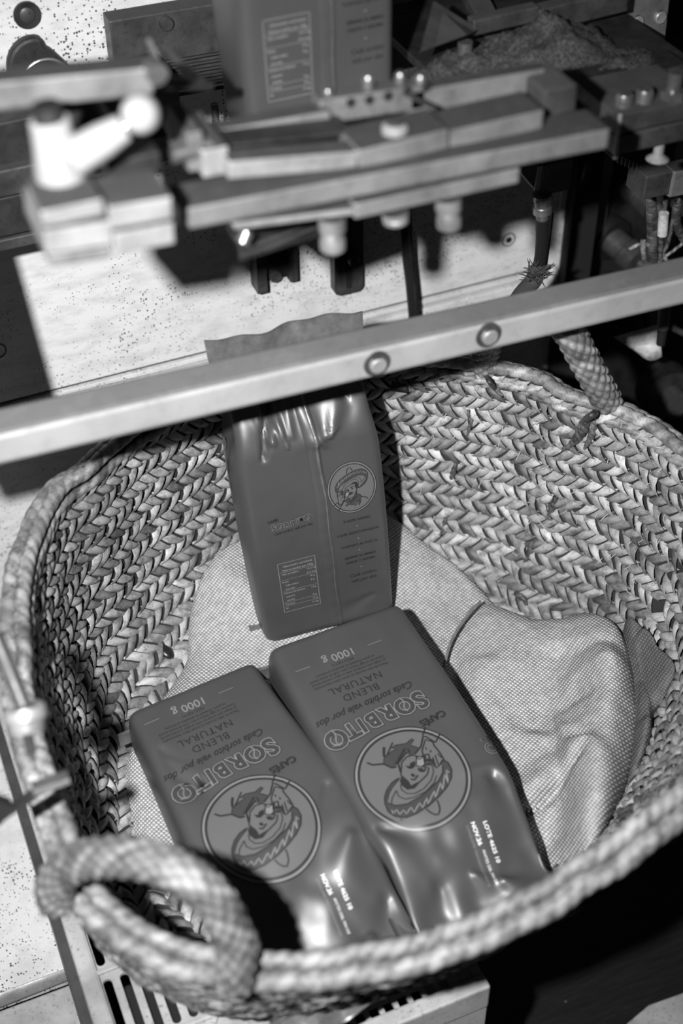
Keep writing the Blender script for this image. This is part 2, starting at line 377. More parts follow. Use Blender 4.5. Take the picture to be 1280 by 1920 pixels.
# rim coils: strips wound over a core, built as helical ridges
def coil(name, pts, r, pitch, mat, parent, closed=True, n=14, strands=1, depth=.22, tonev=.3, kind=None, cross=False):
    tot = [0]; P = [V(p) for p in pts]
    for a, b in zip(P, P[1:]): tot.append(tot[-1]+(b-a).length)
    step = pitch/7.0; cnt = int(tot[-1]/step); Q = []; k = 0
    for i in range(cnt+1):
        d_ = tot[-1]*i/cnt
        while k < len(tot)-2 and tot[k+1] < d_: k += 1
        f = (d_-tot[k])/max(tot[k+1]-tot[k], 1e-9); Q.append(P[k].lerp(P[k+1], f))
    rr = [(r(i/cnt) if callable(r) else r) for i in range(cnt+1)]
    ph = lambda i, q: (i*step/pitch + q/(2*math.pi)*strands)
    rf = lambda i, q: 1-depth+depth*abs(math.sin(math.pi*ph(i, q)))**.5 + .05*noise.noise(V((i*.37, q*2, 1)))
    ph2 = lambda i, q: (i*step/pitch - q/(2*math.pi)*strands)
    if cross: rf = lambda i, q: 1-depth+depth*abs(math.sin(math.pi*ph(i, q))*math.sin(math.pi*ph2(i, q)))**.6
    mb = MB().tube(Q, rr, n, not closed, rf); me = mb.mesh(name)
    tone = []
    rnd = {}
    for i in range(cnt+1):
        for q_ in range(n):
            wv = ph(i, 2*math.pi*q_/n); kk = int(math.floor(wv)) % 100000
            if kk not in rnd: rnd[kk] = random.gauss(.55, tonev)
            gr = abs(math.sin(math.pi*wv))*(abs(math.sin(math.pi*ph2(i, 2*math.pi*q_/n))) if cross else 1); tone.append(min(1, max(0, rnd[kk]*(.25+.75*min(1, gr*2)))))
    at = me.attributes.new('tone', 'FLOAT', 'POINT'); at.data.foreach_set('value', tone)
    ul = me.uv_layers.new(name='UVMap')
    ring = {}
    for lp in me.loops:
        i, q_ = divmod(lp.vertex_index, n); ul.data[lp.index].uv = (i*step*120, q_/n)
    me.polygons.foreach_set('use_smooth', [True]*len(me.polygons))
    o = link(name, me, M[mat], parent, kind=kind)
    if parent: place(o)
    return o
def ringpts(dr, dz, N=300):
    out = []
    for i in range(N+1):
        ph = 2*math.pi*i/N; r, z = rimq(ph); wob = .0012*noise.noise(V((ph*9, dz*99, 0)))
        out.append((BC.x+(r+dr+wob)*math.cos(ph), BC.y+(r+dr+wob)*math.sin(ph), z+dz+wob))
    return out
coil('rim_coil', ringpts(.000, -.001), .0076, .0125, 'wrap', basket, depth=.16, strands=2, tonev=.25, kind='stuff')
coil('rim_coil', ringpts(-.0110, .0060), .0063, .0115, 'wrap', basket, depth=.18, strands=2, tonev=.25, kind='stuff')
coil('rim_coil', ringpts(-.0135, -.008), .0040, .0120, 'strip', basket, depth=.25, strands=2, kind='stuff')
# handles
def handle(pts, r, sc=1):
    P = spline(pts, 10)
    h = coil('rope_handle', P, r*1.03, .0125, 'rope', basket, closed=False, n=56, strands=8, cross=True, depth=.16, tonev=.28)
    return P
hp = [W(107, 1690, Z=.40), W(104, 1655, Z=.425), W(141, 1618, Z=.452), W(216, 1606, Z=.478), W(297, 1618, Z=.49), W(362, 1652, Z=.485), W(412, 1702, Z=.465), W(436, 1755, Z=.44), W(443, 1802, Z=.42), W(440, 1842, Z=.40)]
handle(hp, .0135)
hp2 = [W(915, 705, Z=.43), W(908, 665, Z=.465), W(930, 610, Z=.52), W(1000, 585, Z=.55), W(1058, 612, Z=.548), W(1092, 668, Z=.515), W(1118, 715, Z=.485), W(1140, 752, Z=.455)]
handle(hp2, .0140)
def lash(pts, r, off=.006):
    P = spline([hit(x, y, off) for x, y in pts], 8)
    coil('lashing', P, lambda t: r*(.35+math.sin(math.pi*min(.97, t+.12))*.45), .006, 'darkrope', basket, closed=False, n=10, strands=2, depth=.35)
for pts, r in [([(905, 672), (915, 700), (930, 722), (945, 735)], .006), ([(930, 715), (960, 722), (975, 728)], .004), ([(990, 735), (1015, 742), (1035, 752)], .004),
               ([(1140, 742), (1120, 765), (1100, 780), (1085, 800)], .0085), ([(1108, 770), (1095, 800), (1075, 825), (1060, 835)], .007), ([(1118, 775), (1112, 810), (1095, 840)], .005),
               ([(880, 762), (884, 785), (878, 812)], .0035), ([(857, 862), (850, 885), (845, 903)], .004), ([(1046, 925), (1040, 945), (1030, 965)], .005),
               ([(1006, 1012), (1000, 1035), (988, 1056)], .0045), ([(838, 965), (832, 985), (826, 1000)], .0035), ([(972, 1112), (985, 1120), (990, 1135)], .005), ([(905, 1000), (925, 1010), (940, 1012)], .003)]:
    lash(pts, r)
lp = [W(1118, 735, Z=.468), W(1150, 742, Z=.462), W(1152, 760, Z=.452), W(1118, 752, Z=.458)]
coil('lashing', spline(lp, 8, True)+[lp[0]], .006, .006, 'darkrope', basket, closed=False, n=10, strands=2, depth=.35)
# loose fibres
fb = MB()
for _ in range(70):
    x = random.uniform(760, 1260); y = random.uniform(740+(x-760)*.1, 1100); a = random.uniform(0, 6.3); L = random.uniform(8, 28)
    p0 = hit(x, y, .004); p1 = hit(x+L*math.cos(a)*.5, y+L*math.sin(a)*.5, .009); p2 = hit(x+L*math.cos(a), y+L*math.sin(a), .006); fb.tube([p0, p1, p2], .00028, 4)
fbo = fb.build('loose_fibres', 'palepaper', basket, kind='stuff')
# ============================================================ CRATE
crate = empty('plastic_crate', (.30, .76, 0), 'upturned grey plastic crate with slotted base under the basket', 'crate')
cx0, cx1, cy0, cy1, cz = .018, .325, .487, 1.05, .168
def plate(name, outer, holes, z, th, mat, parent):
    cu = D.curves.new(name, 'CURVE'); cu.dimensions = '2D'; cu.fill_mode = 'BOTH'; cu.extrude = th/2
    for poly in [outer]+holes:
        sp = cu.splines.new('POLY'); sp.points.add(len(poly)-1); sp.use_cyclic_u = True
        for q, p in zip(sp.points, poly): q.co = (p[0], p[1], 0, 1)
    ob = D.objects.new('tmp', cu); COL.objects.link(ob); dg = bpy.context.evaluated_depsgraph_get()
    me = D.meshes.new_from_object(ob.evaluated_get(dg)); D.objects.remove(ob); me.name = name
    me.transform(Matrix.Translation((0, 0, z-th/2))); me.materials.clear(); me.materials.append(M[mat])
    o = link(name, me, M[mat], parent); place(o); return o
def slot(x, y0, y1, w_):
    r = w_/2; return [(x+r*math.cos(a), y1-r+r*math.sin(a)) for a in [i*math.pi/6 for i in range(7)]]+[(x+r*math.cos(a), y0+r+r*math.sin(a)) for a in [math.pi+i*math.pi/6 for i in range(7)]]
holes = []
for r0, r1 in ((.555, .615), (.628, .70), (.712, .78)):
    for i in range(14):
        x = .0385+i*.0142; o_ = .010*(i % 2)*0
        if x < .235: holes.append(slot(x, r0, r1, .0076))
for i in range(22):
    for k in range(4):
        x = .175+i*.0125; y = .497+k*.0125
        if x < .30: holes.append([(x, y), (x+.008, y), (x+.008, y+.0085), (x, y+.0085)])
plate('base_grid', [(cx0+.012, cy0+.004), (cx1-.01, cy0+.004), (cx1-.01, cy1-.01), (cx0+.012, cy1-.01)], holes, cz, .003, 'crate', crate)
MB().box((cx0-.008, cy0-.008, -.0), (cx0+.004, cy1, cz-.028)).build('side_wall', 'greymetal', crate, bevel=.001)
MB().box((cx0, cy0, cz-.030), (cx0+.016, cy1, cz+.004)).build('rim_flange', 'crate', crate, bevel=.003)
MB().box((cx0, cy0-.004, cz-.030), (cx1, cy0+.010, cz+.003)).build('rim_flange', 'crate', crate, bevel=.002)
MB().box((cx0, cy0-.002, -.0), (cx1, cy0+.004, cz-.025)).build('side_wall', 'crate', crate, bevel=.001)
MB().box((cx1-.01, cy0, -.0), (cx1, cy1, cz)).build('side_wall', 'crate', crate, bevel=.001)
for a, b in ((.620, 0), (.706, 0), (.548, 0)): MB().box((cx0+.012, a, cz), (.25, a+.004, cz+.003)).build('rib', 'crate', crate, bevel=.0008)
MB().frame(V((.105, .545, cz)), V((.085, .12, 0)), V((.004, -.003, 0)), V((0, 0, .0035))).build('rib', 'crate', crate, bevel=.0008)
MB().box((cx0+.0125, cy0, cz), (cx0+.0155, cy1, cz+.003)).build('rib', 'crate', crate, bevel=.0008)
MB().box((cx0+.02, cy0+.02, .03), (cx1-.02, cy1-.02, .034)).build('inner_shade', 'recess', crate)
# ============================================================ BURLAP
def sack(parent_name, outline, ctr, h, label, zoff=.006, pw=5, folds=(), mat='burlap', name='burlap_sack', zmax=.30):
    B = [hit(x, y, zoff) for x, y in outline]; B = spline([(p if p.z < zmax else W(*q, Z=zmax)) for p, q in zip(B, outline)], 8, True); n = len(B); NR = 46; c0 = hit(*ctr, zoff)
    c0 = V((c0.x, c0.y, c0.z)); vs = []; uv = []
    for k in range(NR+1):
        t = (k/NR)**.8
        for i in range(n):
            p = c0.lerp(B[i], t); e = (1-t**pw)**(1/2.0); hh = h(p) if callable(h) else h
            up = V((0, 0, 1))
            q = p+up*(hh*e)
            for (ax, ay, bx, by, wd, am) in folds:
                a_ = V((ax, ay)); b_ = V((bx, by)); xy = q.xy; d_ = b_-a_; tt = max(0, min(1, (xy-a_).dot(d_)/d_.length_squared)); ds = (xy-a_-d_*tt).length
                q.z += am*math.exp(-(ds/wd)**2)*e*min(1, (1.0001-abs(2*tt-1))*4)
            q.z += e*(.005*noise.noise(V((q.x*17, q.y*17, 3.3)))+.0022*noise.noise(V((q.x*48, q.y*48, 8)))+.0007*noise.noise(V((q.x*140, q.y*140, 5))))
            vs.append(q); uv.append((q.x+q.z*.6, q.y+q.z*.5))
    fs = [(k*n+i, k*n+(i+1) % n, (k+1)*n+(i+1) % n, (k+1)*n+i) for k in range(NR) for i in range(n)]
    me = D.meshes.new(name); me.from_pydata([tuple(v) for v in vs], [], fs)
    bm = bmesh.new(); bm.from_mesh(me); bmesh.ops.remove_doubles(bm, verts=bm.verts, dist=1e-6); bmesh.ops.recalc_face_normals(bm, faces=bm.faces)
    ul = bm.loops.layers.uv.new('UVMap')
    for f in bm.faces:
        for lp_ in f.loops: c = lp_.vert.co; lp_[ul].uv = (c.x+c.z*.6, c.y+c.z*.5)
    bm.to_mesh(me); bm.free(); me.polygons.foreach_set('use_smooth', [True]*len(me.polygons))
    o = link(name, me, M[mat], None, label=label if parent_name is None else None, cat='sack' if parent_name is None else None)
    if parent_name: o.parent = parent_name
    return o, B, vs, n, NR
def wf(a, b, wd, am, z=.27):
    p = W(*a, Z=z); q = W(*b, Z=z); return (p.x, p.y, q.x, q.y, wd, am)
sA, BA, _, _, _ = sack(None, [(600, 940), (500, 975), (430, 1010), (385, 1055), (360, 1110), (348, 1180), (345, 1250), (290, 1340), (235, 1430), (240, 1520), (290, 1640), (500, 1700), (800, 1640), (900, 1400), (1000, 1260), (930, 1145), (860, 1065), (800, 1020), (755, 978), (690, 950)],
    (620, 1250), .016, 'flat pale burlap sack lying under the coffee bags and showing left of the standing bag', pw=7, zmax=.265, folds=[wf((800, 1020), (920, 1130), .010, .004, .22)])
sB, BB, vB, nB, NRB = sack(None, [(838, 1250), (850, 1195), (875, 1150), (920, 1152), (990, 1180), (1050, 1178), (1110, 1165), (1160, 1185), (1186, 1240), (1200, 1320), (1205, 1400), (1178, 1500), (1125, 1590), (1050, 1668), (960, 1640), (900, 1500), (860, 1380)],
    (1030, 1380), lambda p: .026+.016*max(0, min(1, (p.x-.42)/.12)), 'bulging pale burlap sack heaped at the right side of the basket', pw=4,
    folds=[wf((950, 1495), (1100, 1405), .005, -.016), wf((940, 1480), (1100, 1375), .020, .018), wf((1130, 1580), (1140, 1200), .024, .026), wf((1060, 1170), (1010, 1330), .022, -.010), wf((1075, 1340), (1020, 1600), .016, -.012), wf((1050, 1500), (990, 1560), .010, -.006), wf((900, 1170), (880, 1300), .02, .006), wf((1100, 1180), (1090, 1300), .012, -.005)])
# frayed seams on sack B, stitched edge
e = MB(); P = spline([BV.ray_cast(CAM, ray(x, y).normalized())[0]*1.0 if False else W(x, y, Z=z) for x, y, z in ((832, 1250, .232), (845, 1205, .235), (868, 1165, .24), (900, 1128, .245))], 8)
coil('stitched_hem', P, .0016, .006, 'burlap', sB, closed=False, n=10, strands=2, depth=.3)
for o_ in sB.children: o_.matrix_parent_inverse = Matrix.Identity(4)
fl, _, _, _, _ = sack(sB, [(1178, 1172), (1205, 1180), (1240, 1225), (1276, 1258), (1262, 1300), (1235, 1350), (1228, 1400), (1200, 1460), (1180, 1470), (1170, 1300)], (1205, 1300), .020, '', pw=5, mat='burlap2', name='lining_flap',
    folds=[wf((1195, 1190), (1235, 1225), .004, .008), wf((1210, 1340), (1200, 1450), .006, .008)])
fl['label'] = 'darker lining flap folded out of the sack'
# ============================================================ COFFEE BAGS
def sstep(a, b, x): t = max(0, min(1, (x-a)/(b-a))); return t*t*(3-2*t)
class Bag:
    def __init__(s, Wd, L, Dp, creases=(), seed=0, taper=.76, skew=0, te=.93, v0=0, fan=0): s.fan = fan; s.te = te; s.v0 = v0; s.W = Wd; s.L = L; s.D = Dp; s.cr = creases; s.seed = seed; s.tp = taper; s.sk = skew; s.u0 = skew
    def a(s, y):
        t = y/s.L; return s.W/2*(.985+.03*math.sin(math.pi*min(1, t*1.2))-.06*sstep(s.tp-.06, s.tp+.08, t)*(1-sstep(.88, .95, t))+.03*sstep(.86, .94, t))*(.985+.015*sstep(0, .03, t))*(1+s.fan*sstep(0, .7, t))
    def b(s, y):
        t = y/s.L; return s.D/2*((1-(1-min(1, t/.022))**2*.10))*(1-.10*math.cos(math.pi*2*min(t, .5)))*(1-.97*sstep(s.tp, s.te, t))
    def wr(s, x, y, side):
        z = 0
        for (sd, x0, y0, x1, y1, wd, am) in s.cr:
            if sd != side: continue
            dx, dy = x1-x0, y1-y0; tt = max(0, min(1, ((x-x0)*dx+(y-y0)*dy)/(dx*dx+dy*dy))); ds = math.hypot(x-x0-dx*tt, y-y0-dy*tt)
            wl = wd*(.25+1.1*tt); z += am*math.exp(-(ds/wl)**2)
        k = .0006+.0030*sstep(.6, .85, y/s.L)*(1-sstep(.9, .95, y/s.L))
        z += k*noise.noise(V((x*28, y*20, s.seed*3.1+side)))+k*.5*noise.noise(V((x*70, y*50, s.seed+side*5)))
        return z*(1-sstep(.90, .935, y/s.L))
    def z(s, x, y, side):
        q = min(1, abs(x)/s.a(y)); return side*(s.b(y)*(1-q**24)**(1/2.4)) + side*s.wr(x, y, side)*(1-q**10)
    def body(s):
        qs = [1, .9985, .994, .985, .97]+[.95-1.9*i/46 for i in range(47)]+[-.97, -.985, -.994, -.9985, -1]
        ring = [(q, 1) for q in qs]+[(q, -1) for q in qs[::-1][1:-1]]
        NA, NY = len(ring), 120; vs = []; ys = [s.L*.935*(j/NY)**1.0 for j in range(NY+1)]
        ys = [0, .0006, .0018]+ys[1:]
        for y in ys:
            e = 1.0 if y > .0015 else (.975 if y == 0 else .992); gd = .30*sstep(s.tp-.12, .92, y/s.L)
            for q, side in ring:
                x = q*s.a(y); z = s.z(x, y, side)*e; x *= e
                if abs(q) > .96: x *= 1-gd*(1-min(1, abs(z)/max(s.b(y)*.8, 1e-4)))
                vs.append((x, y, z))
        n = len(ys); fs = [(j*NA+k, j*NA+(k+1) % NA, (j+1)*NA+(k+1) % NA, (j+1)*NA+k) for j in range(n-1) for k in range(NA)]
        fs.append(tuple(range(NA))[::-1]); return vs, fs
    def pt(s, u, v, side, eps=.0004):
        x = u if side > 0 else -u; return V((x, v, s.z(x, v, side)+side*eps))
def bagmesh(name, vs, fs, mat):
    me = D.meshes.new(name); me.from_pydata([tuple(v) for v in vs], [], fs); bm = bmesh.new(); bm.from_mesh(me); bmesh.ops.recalc_face_normals(bm, faces=bm.faces); bm.to_mesh(me); bm.free()
    me.materials.append(M[mat]); me.polygons.foreach_set('use_smooth', [True]*len(me.polygons)); return me
_tc = {}
def textgeo(txt, size, bold=0, shear=0, sx=1, sp=1):
    key = (txt, size, bold, shear, sx, sp)
    if key in _tc: return _tc[key]
    cu = D.curves.new('t', 'FONT'); cu.body = txt; cu.size = size; cu.align_x = 'CENTER'; cu.align_y = 'CENTER'; cu.offset = bold; cu.shear = shear; cu.space_character = sp; cu.resolution_u = 3
    ob = D.objects.new('tmp', cu); COL.objects.link(ob); dg = bpy.context.evaluated_depsgraph_get(); me = D.meshes.new_from_object(ob.evaluated_get(dg)); D.objects.remove(ob)
    r = ([(v.co.x*sx, v.co.y) for v in me.vertices], [tuple(p.vertices) for p in me.polygons]); D.meshes.remove(me); _tc[key] = r; return r
class Print:
    def __init__(s, bag, side): s.b = bag; s.side = side; s.lay = {}; s.v0 = 0
    def put(s, mat, eps, pts, faces):
        v, f = s.lay.setdefault((mat, eps), ([], [])); n = len(v); v += [s.b.pt(u, w_+s.v0, s.side, eps) for u, w_ in pts]; f += [tuple(i+n for i in q) for q in faces]
    def text(s, txt, u, v, size, mat='ink_dark', eps=.0005, rot=0, arch=0, grow=0, **k):
        p, f = textgeo(txt, size, **k); c, sn = math.cos(rot), math.sin(rot); out = []
        hw = max([abs(q[0]) for q in p]+[1e-6])
        for x, y in p:
            t = x/hw; y2 = y*(1+grow*t*t)+arch*(t*t); out.append((u+x*c-y2*sn, v+x*sn+y2*c))
        s.put(mat, eps, out, f)
    def line(s, pts, wd, mat='ink_dark', eps=.0005, closed=False):
        P0_ = [Vector(p[:2]) for p in pts]; P = []
        for i in range(len(P0_) if closed else len(P0_)-1):
            a, b = P0_[i], P0_[(i+1) % len(P0_)]; q = max(1, int((b-a).length/.0022)); P += [a.lerp(b, j/q) for j in range(q)]
        if not closed: P.append(P0_[-1])
        n = len(P); A = []
        for i in range(n):
            a = P[(i-1) % n] if (closed or i) else P[0]; b = P[(i+1) % n] if (closed or i < n-1) else P[-1]
            t = (b-a); t = t.normalized() if t.length else Vector((1, 0)); nn = Vector((-t.y, t.x))*wd/2; A += [P[i]+nn, P[i]-nn]
        m_ = n if closed else n-1
        s.put(mat, eps, [tuple(a) for a in A], [(2*i, 2*i+1, (2*i+3) % (2*n), (2*i+2) % (2*n)) for i in range(m_)])
    def disc(s, c, rx, ry, mat, eps, rot=0, n=48, rings=6, r0=0):
        pts = []; fs = []
        for k in range(rings+1):
            t = r0+(1-r0)*k/rings
            for i in range(n):
                a = 2*math.pi*i/n; x = rx*t*math.cos(a); y = ry*t*math.sin(a); pts.append((c[0]+x*math.cos(rot)-y*math.sin(rot), c[1]+x*math.sin(rot)+y*math.cos(rot)))
        for k in range(rings):
            for i in range(n): fs.append((k*n+i, k*n+(i+1) % n, (k+1)*n+(i+1) % n, (k+1)*n+i))
        s.put(mat, eps, pts, fs)
    def poly(s, pts, mat, eps):
        me = bmesh.new(); vs_ = [me.verts.new((p[0], p[1], 0)) for p in pts]; me.faces.new(vs_)
        bmesh.ops.triangulate(me, faces=me.faces[:])
        for _ in range(6):
            es = [e for e in me.edges if e.calc_length() > .0045]
            if not es: break
            bmesh.ops.subdivide_edges(me, edges=es, cuts=1); bmesh.ops.triangulate(me, faces=me.faces[:])
        me.verts.index_update(); s.put(mat, eps, [(v.co.x, v.co.y) for v in me.verts], [tuple(v.index for v in f.verts) for f in me.faces]); me.free()
    def flush(s, name, mat_label, parent):
        i = 0
        for (mat, eps), (v, f) in s.lay.items():
            me = D.meshes.new(name); me.from_pydata([tuple(a) for a in v], [], f); me.materials.append(M[mat]); me.polygons.foreach_set('use_smooth', [True]*len(me.polygons))
            o = D.objects.new(name, me); COL.objects.link(o); o.parent = parent
            if name != 'emblem_print': o['kind'] = 'stuff'
        s.lay = {}
def emblem(P, cu, cv, rx, ry, lw=1.0):
    k = rx*.030*lw
    def T(x, y):       # drawing coordinates to emblem plane
        dx, dy = x-625, y-575; de = -.97*.87-.5*.23; al = (dx*.87-.5*dy)/de/560; be = (-.97*dy-.23*dx)/de/545
        return (cu+al*rx, cv+be*ry)
    C_ = lambda s_: [(cu+s_*rx*math.cos(a), cv+s_*ry*math.sin(a)) for a in [2*math.pi*i/72 for i in range(72)]]
    P.disc((cu, cv), rx*.95, ry*.95, 'ink_mid', .0004)
    P.line(C_(.955), k*1.3, 'ink_dark', .00065, True); P.line(C_(1.0), k*1.2, 'ink_light', .0006, True); P.line(C_(1.035), k*.8, 'ink_dark', .0006, True)
    fill = lambda pts, m_, e_: P.poly([T(*p) for p in pts], m_, e_)
    ln = lambda pts, w_=1.0, e_=.0014, cl=False, m_='ink_dark': P.line([T(*p) for p in pts], k*w_, m_, e_, cl)
    brim = [(320,740),(345,670),(400,610),(470,575),(640,500),(820,450),(960,455),(1010,490),(1045,560),(1040,640),(990,720),(900,800),(780,880),(650,935),(540,955),(430,930),(360,880),(325,800)]
    fill(brim, 'ink_dark2', .0006); ln(brim[6:]+brim[:4], .9, .0008)
    fill([(355,780),(370,720),(420,640),(480,590),(640,530),(800,490),(900,480),(950,510),(945,580),(900,650),(800,720),(700,780),(560,830),(440,830),(370,800)], 'ink_mid', .0008)
    ln([(355,800),(440,832),(560,832),(700,782),(800,722),(900,652),(945,582),(950,510)], .7, .0010)
    ln([(490,640),(500,690),(560,735),(640,745),(740,710),(820,640),(850,560),(840,500),(790,480)], .7, .0010); ln([(445,690),(470,750),(540,785),(640,780),(760,740),(850,670),(880,600)], .7, .0010)
    ln([(390,820),(400,760),(445,690)], .7, .0010); ln([(345,770),(370,690),(470,590)], .7, .0010)
    ln([(395,870),(410,905),(445,872),(480,920),(520,885),(550,925),(597,870),(632,920),(690,840),(722,893),(768,800),(780,862),(850,745),(862,810),(920,675),(940,745),(970,600),(1005,690),(985,560),(1020,590)], .7, .0011, False, 'ink_light')
    ln([(760,905),(800,940),(850,965),(890,965),(905,920),(890,860),(875,835)], 1.0, .0009)
    fill([(315,360),(400,300),(455,285),(395,265),(450,240),(560,240),(620,200),(645,215),(600,260),(690,300),(650,360),(600,370),(540,330),(440,440),(450,460),(400,465),(350,440),(310,410)], 'ink_dark2', .0008)
    ln([(310,410),(315,360),(400,300),(455,285),(395,265),(450,240),(560,240),(620,200),(645,215),(600,260),(690,300)], .6, .0010); ln([(130,380),(190,410),(310,415),(400,465),(450,460)], 1.2, .0010)
    face = [(500,520),(505,430),(560,380),(630,370),(690,395),(745,500),(800,520),(780,580),(700,640),(600,672),(570,620),(530,585),(495,550)]
    fill(face, 'ink_mid', .0011); ln(face, .9, .0013, True)
    fill([(497,590),(520,568),(560,620),(600,672),(700,645),(640,700),(560,700),(500,650),(480,600)], 'ink_dark', .0013)
    fill([(545,465),(590,475),(600,445),(650,430),(655,480),(620,505),(580,500)], 'ink_dark', .0014)
    ln([(610,555),(640,585)], 1.8); ln([(600,605),(640,617),(680,575)], 1.1); ln([(685,505),(700,535),(740,545),(765,520)], 1.3); ln([(705,520),(735,525)], 1.8)
    ln([(545,290),(440,440)], 1.1); ln([(560,330),(465,430),(495,530)], 1.1); ln([(315,250),(312,300),(317,350)], 1.5); ln([(410,215),(345,340)], .9); ln([(575,300),(600,345)], .9)
    hand = [(742,392),(730,340),(770,230),(850,265),(860,300),(920,380),(960,450),(910,510),(880,530),(850,490),(840,440),(760,445)]
    fill(hand, 'ink_mid', .0013); ln(hand, .9, .0016, True)
    for q in ([(870,400),(900,500)], [(845,420),(875,525)], [(760,452),(835,452)], [(900,390),(940,440)], [(765,470),(840,480),(870,520)], [(810,350),(830,355),(820,370)], [(770,310),(780,335)]): ln(q, .8, .0016)
    ln([(760,385),(800,385),(812,430),(765,435)], 1.2, .0017, True)
    cup = [(665,400),(742,395),(757,478),(720,500),(665,482)]; fill(cup, 'ink_light', .0016); ln(cup, .8, .0018, True); ln([(665,405),(700,425),(742,400)], .7, .0018)
    ln([(775,100),(740,190),(780,200),(850,250),(880,270),(935,190)], 1.0, .0010); ln([(785,155),(850,180),(890,220)], .8, .0010); ln([(745,200),(720,290),(650,360)], 1.1, .0010)
def logo(P, u, v, sc, light='ink_light'):
    rot = math.radians(5); cr, sr = math.cos(rot), math.sin(rot)
    P.text('CAFÉS', u-.43*sc, v+.205*sc, .09*sc, 'ink_dark', .0015, rot, bold=.003*sc)
    for ch, x, z_, tl in (('S', -.425, 1.16, .05), ('O', -.275, 1.08, 0), ('R', -.115, .98, -.03), ('B', .040, .94, .02), ('I', .150, .96, -.02), ('T', .255, 1.0, .03), ('O', .415, 1.22, -.05)):
        y = .05*x*x*4*.5-.01; X = u+(x*cr-y*sr)*sc; Y = v+(x*sr+y*cr)*sc
        for mt, e_, bd in (('ink_dark', .00045, .024), (light, .0006, .018), ('ink_dark', .0008, .008), ('ink_dark2', .0010, .003)):
            P.text(ch, X, Y, .215*sc*z_, mt, e_, rot+tl, bold=bd*sc, sx=.96)
        if ch == 'O': P.line([(X+.014*math.sin(6.28*t)*sc, Y+(.085-.17*t)*sc*z_*.8) for t in [i/8 for i in range(9)]], .010*sc, light, .0013)
    P.text('Cada sorbito vale por dos', u+.02*sc, v-.185*sc, .105*sc, 'ink_dark', .0008, rot*.7, shear=.45, bold=.0010*sc, sx=.86)
def front(bag, o):
    P = Print(bag, 1); c = bag.u0; P.v0 = bag.v0
    P.text('1000 g', c, .034, .0115, 'ink_light', .0006, bold=.00012); P.line([(c-.042, .034), (c-.028, .034)], .0005, 'ink_light'); P.line([(c+.028, .034), (c+.042, .034)], .0005, 'ink_light')
    P.text('PESO NETO', c, .0415, .0040, 'ink_dark')
    for i, t in enumerate(['Mezcla de cafés naturales de tueste diario seleccionados', 'en origen para conservar todo su sabor y aroma natural', 'Conservar en lugar fresco y seco. Café de tueste natural', 'en grano. Envasado en atmósfera protectora']):
        P.text(t, c, .0590-i*.0040, .0040, 'ink_dark', sx=.78)
    P.text('NATURAL', c, .0675, .0105, 'ink_dark', sp=1.1); P.text('BLEND', c, .0785, .0105, 'ink_dark', sp=1.1)
    P.flush('product_print', '', o); logo(P, c, .110, .098); P.flush('brand_print', '', o)
    emblem(P, c-.001, .174, .046, .047); P.flush('emblem_print', '', o); q = math.pi/2*.97; e = c-.004
    P.text('LOTE 4625 10', e-.032, .246, .0049, 'ink_white', .0006, rot=q, bold=.00012); P.text('NOV.26', e-.0225, .237, .0049, 'ink_white', .0006, rot=q, bold=.00012)
    P.text('ANTES DEL FIN DE', e-.0225, .262, .0032, 'ink_white', .0006, rot=q); P.text('CONSUMIR PREFERENTEMENTE', e-.0165, .252, .0032, 'ink_light', .0006, rot=q)
    if not bag.fan: P.text('TO', -bag.W/2+.0075, .172, .014, 'ink_light', .0006, rot=q, bold=.0006); P.text('TO', -bag.W/2+.0075, .172, .014, 'ink_dark', .0008, rot=q)
    P.flush('date_code', '', o)
def back(bag, o):
    P = Print(bag, -1)
    logo(P, -.0245, .142, .038, 'ink_light'); P.flush('brand_print', '', o)
    x0, x1, y0, y1 = -.0425, -.0075, .036, .098
    P.line([(x0, y0), (x1, y0), (x1, y1), (x0, y1)], .0006, 'ink_light', closed=True)
    rows = [('Información nutricional.', ''), ('Valores medios por 100g', ''), ('Valor energético', '1313 kJ'), ('', '316 kcal'), ('Grasas', '10 g'), ('  Cafés sueltos', '0 g'), ('  saturadas', ''), ('Hidratos de Carbono', '14 g'), ('  azúcares', ''), ('  solubles', '0 g'), ('Proteínas', '15 g'), ('Sal', '0 mg')]
    for i, (a, b) in enumerate(rows):
        y = y1-.0045-i*.0048
        if a: P.text(a, x0+.0013+len(a)*.00058*(1.25 if i < 2 else 1), y, .0035 if i < 2 else .0029, 'ink_light', .0006, sx=.82, bold=.0001)
        if b: P.text(b, x1-.0045, y, .0029, 'ink_light', .0006, bold=.0001)
        if i in (1, 3, 6, 9, 10): P.line([(x0+.001, y-.0023), (x1-.001, y-.0023)], .0004, 'ink_light')
    P.flush('nutrition_table', '', o)
    emblem(P, .034, .165, .0215, .027, 1.1); P.flush('emblem_print', '', o)
    for t, y in (('TUESTE DIARIO', .128), ('CAFÉS SELECCIONADOS', .113), ('TOSTADO AL PUNTO', .098), ('SIEMPRE EL MISMO', .084), ('SABOR Y AROMA', .078)):
        P.text(t, .035, y, .0036, 'ink_dark', .0006, bold=.0001)
    for y in (.1205, .1055, .091, .070): P.disc((.035, y), .0007, .0007, 'ink_light', .0006, n=10, rings=1)
    P.text('Cada sorbito', .036, .061, .0062, 'ink_dark', .0006, shear=.4, sx=.8); P.text('vale por dos', .036, .054, .0062, 'ink_dark', .0006, shear=.4, sx=.8); P.flush('slogan_print', '', o)
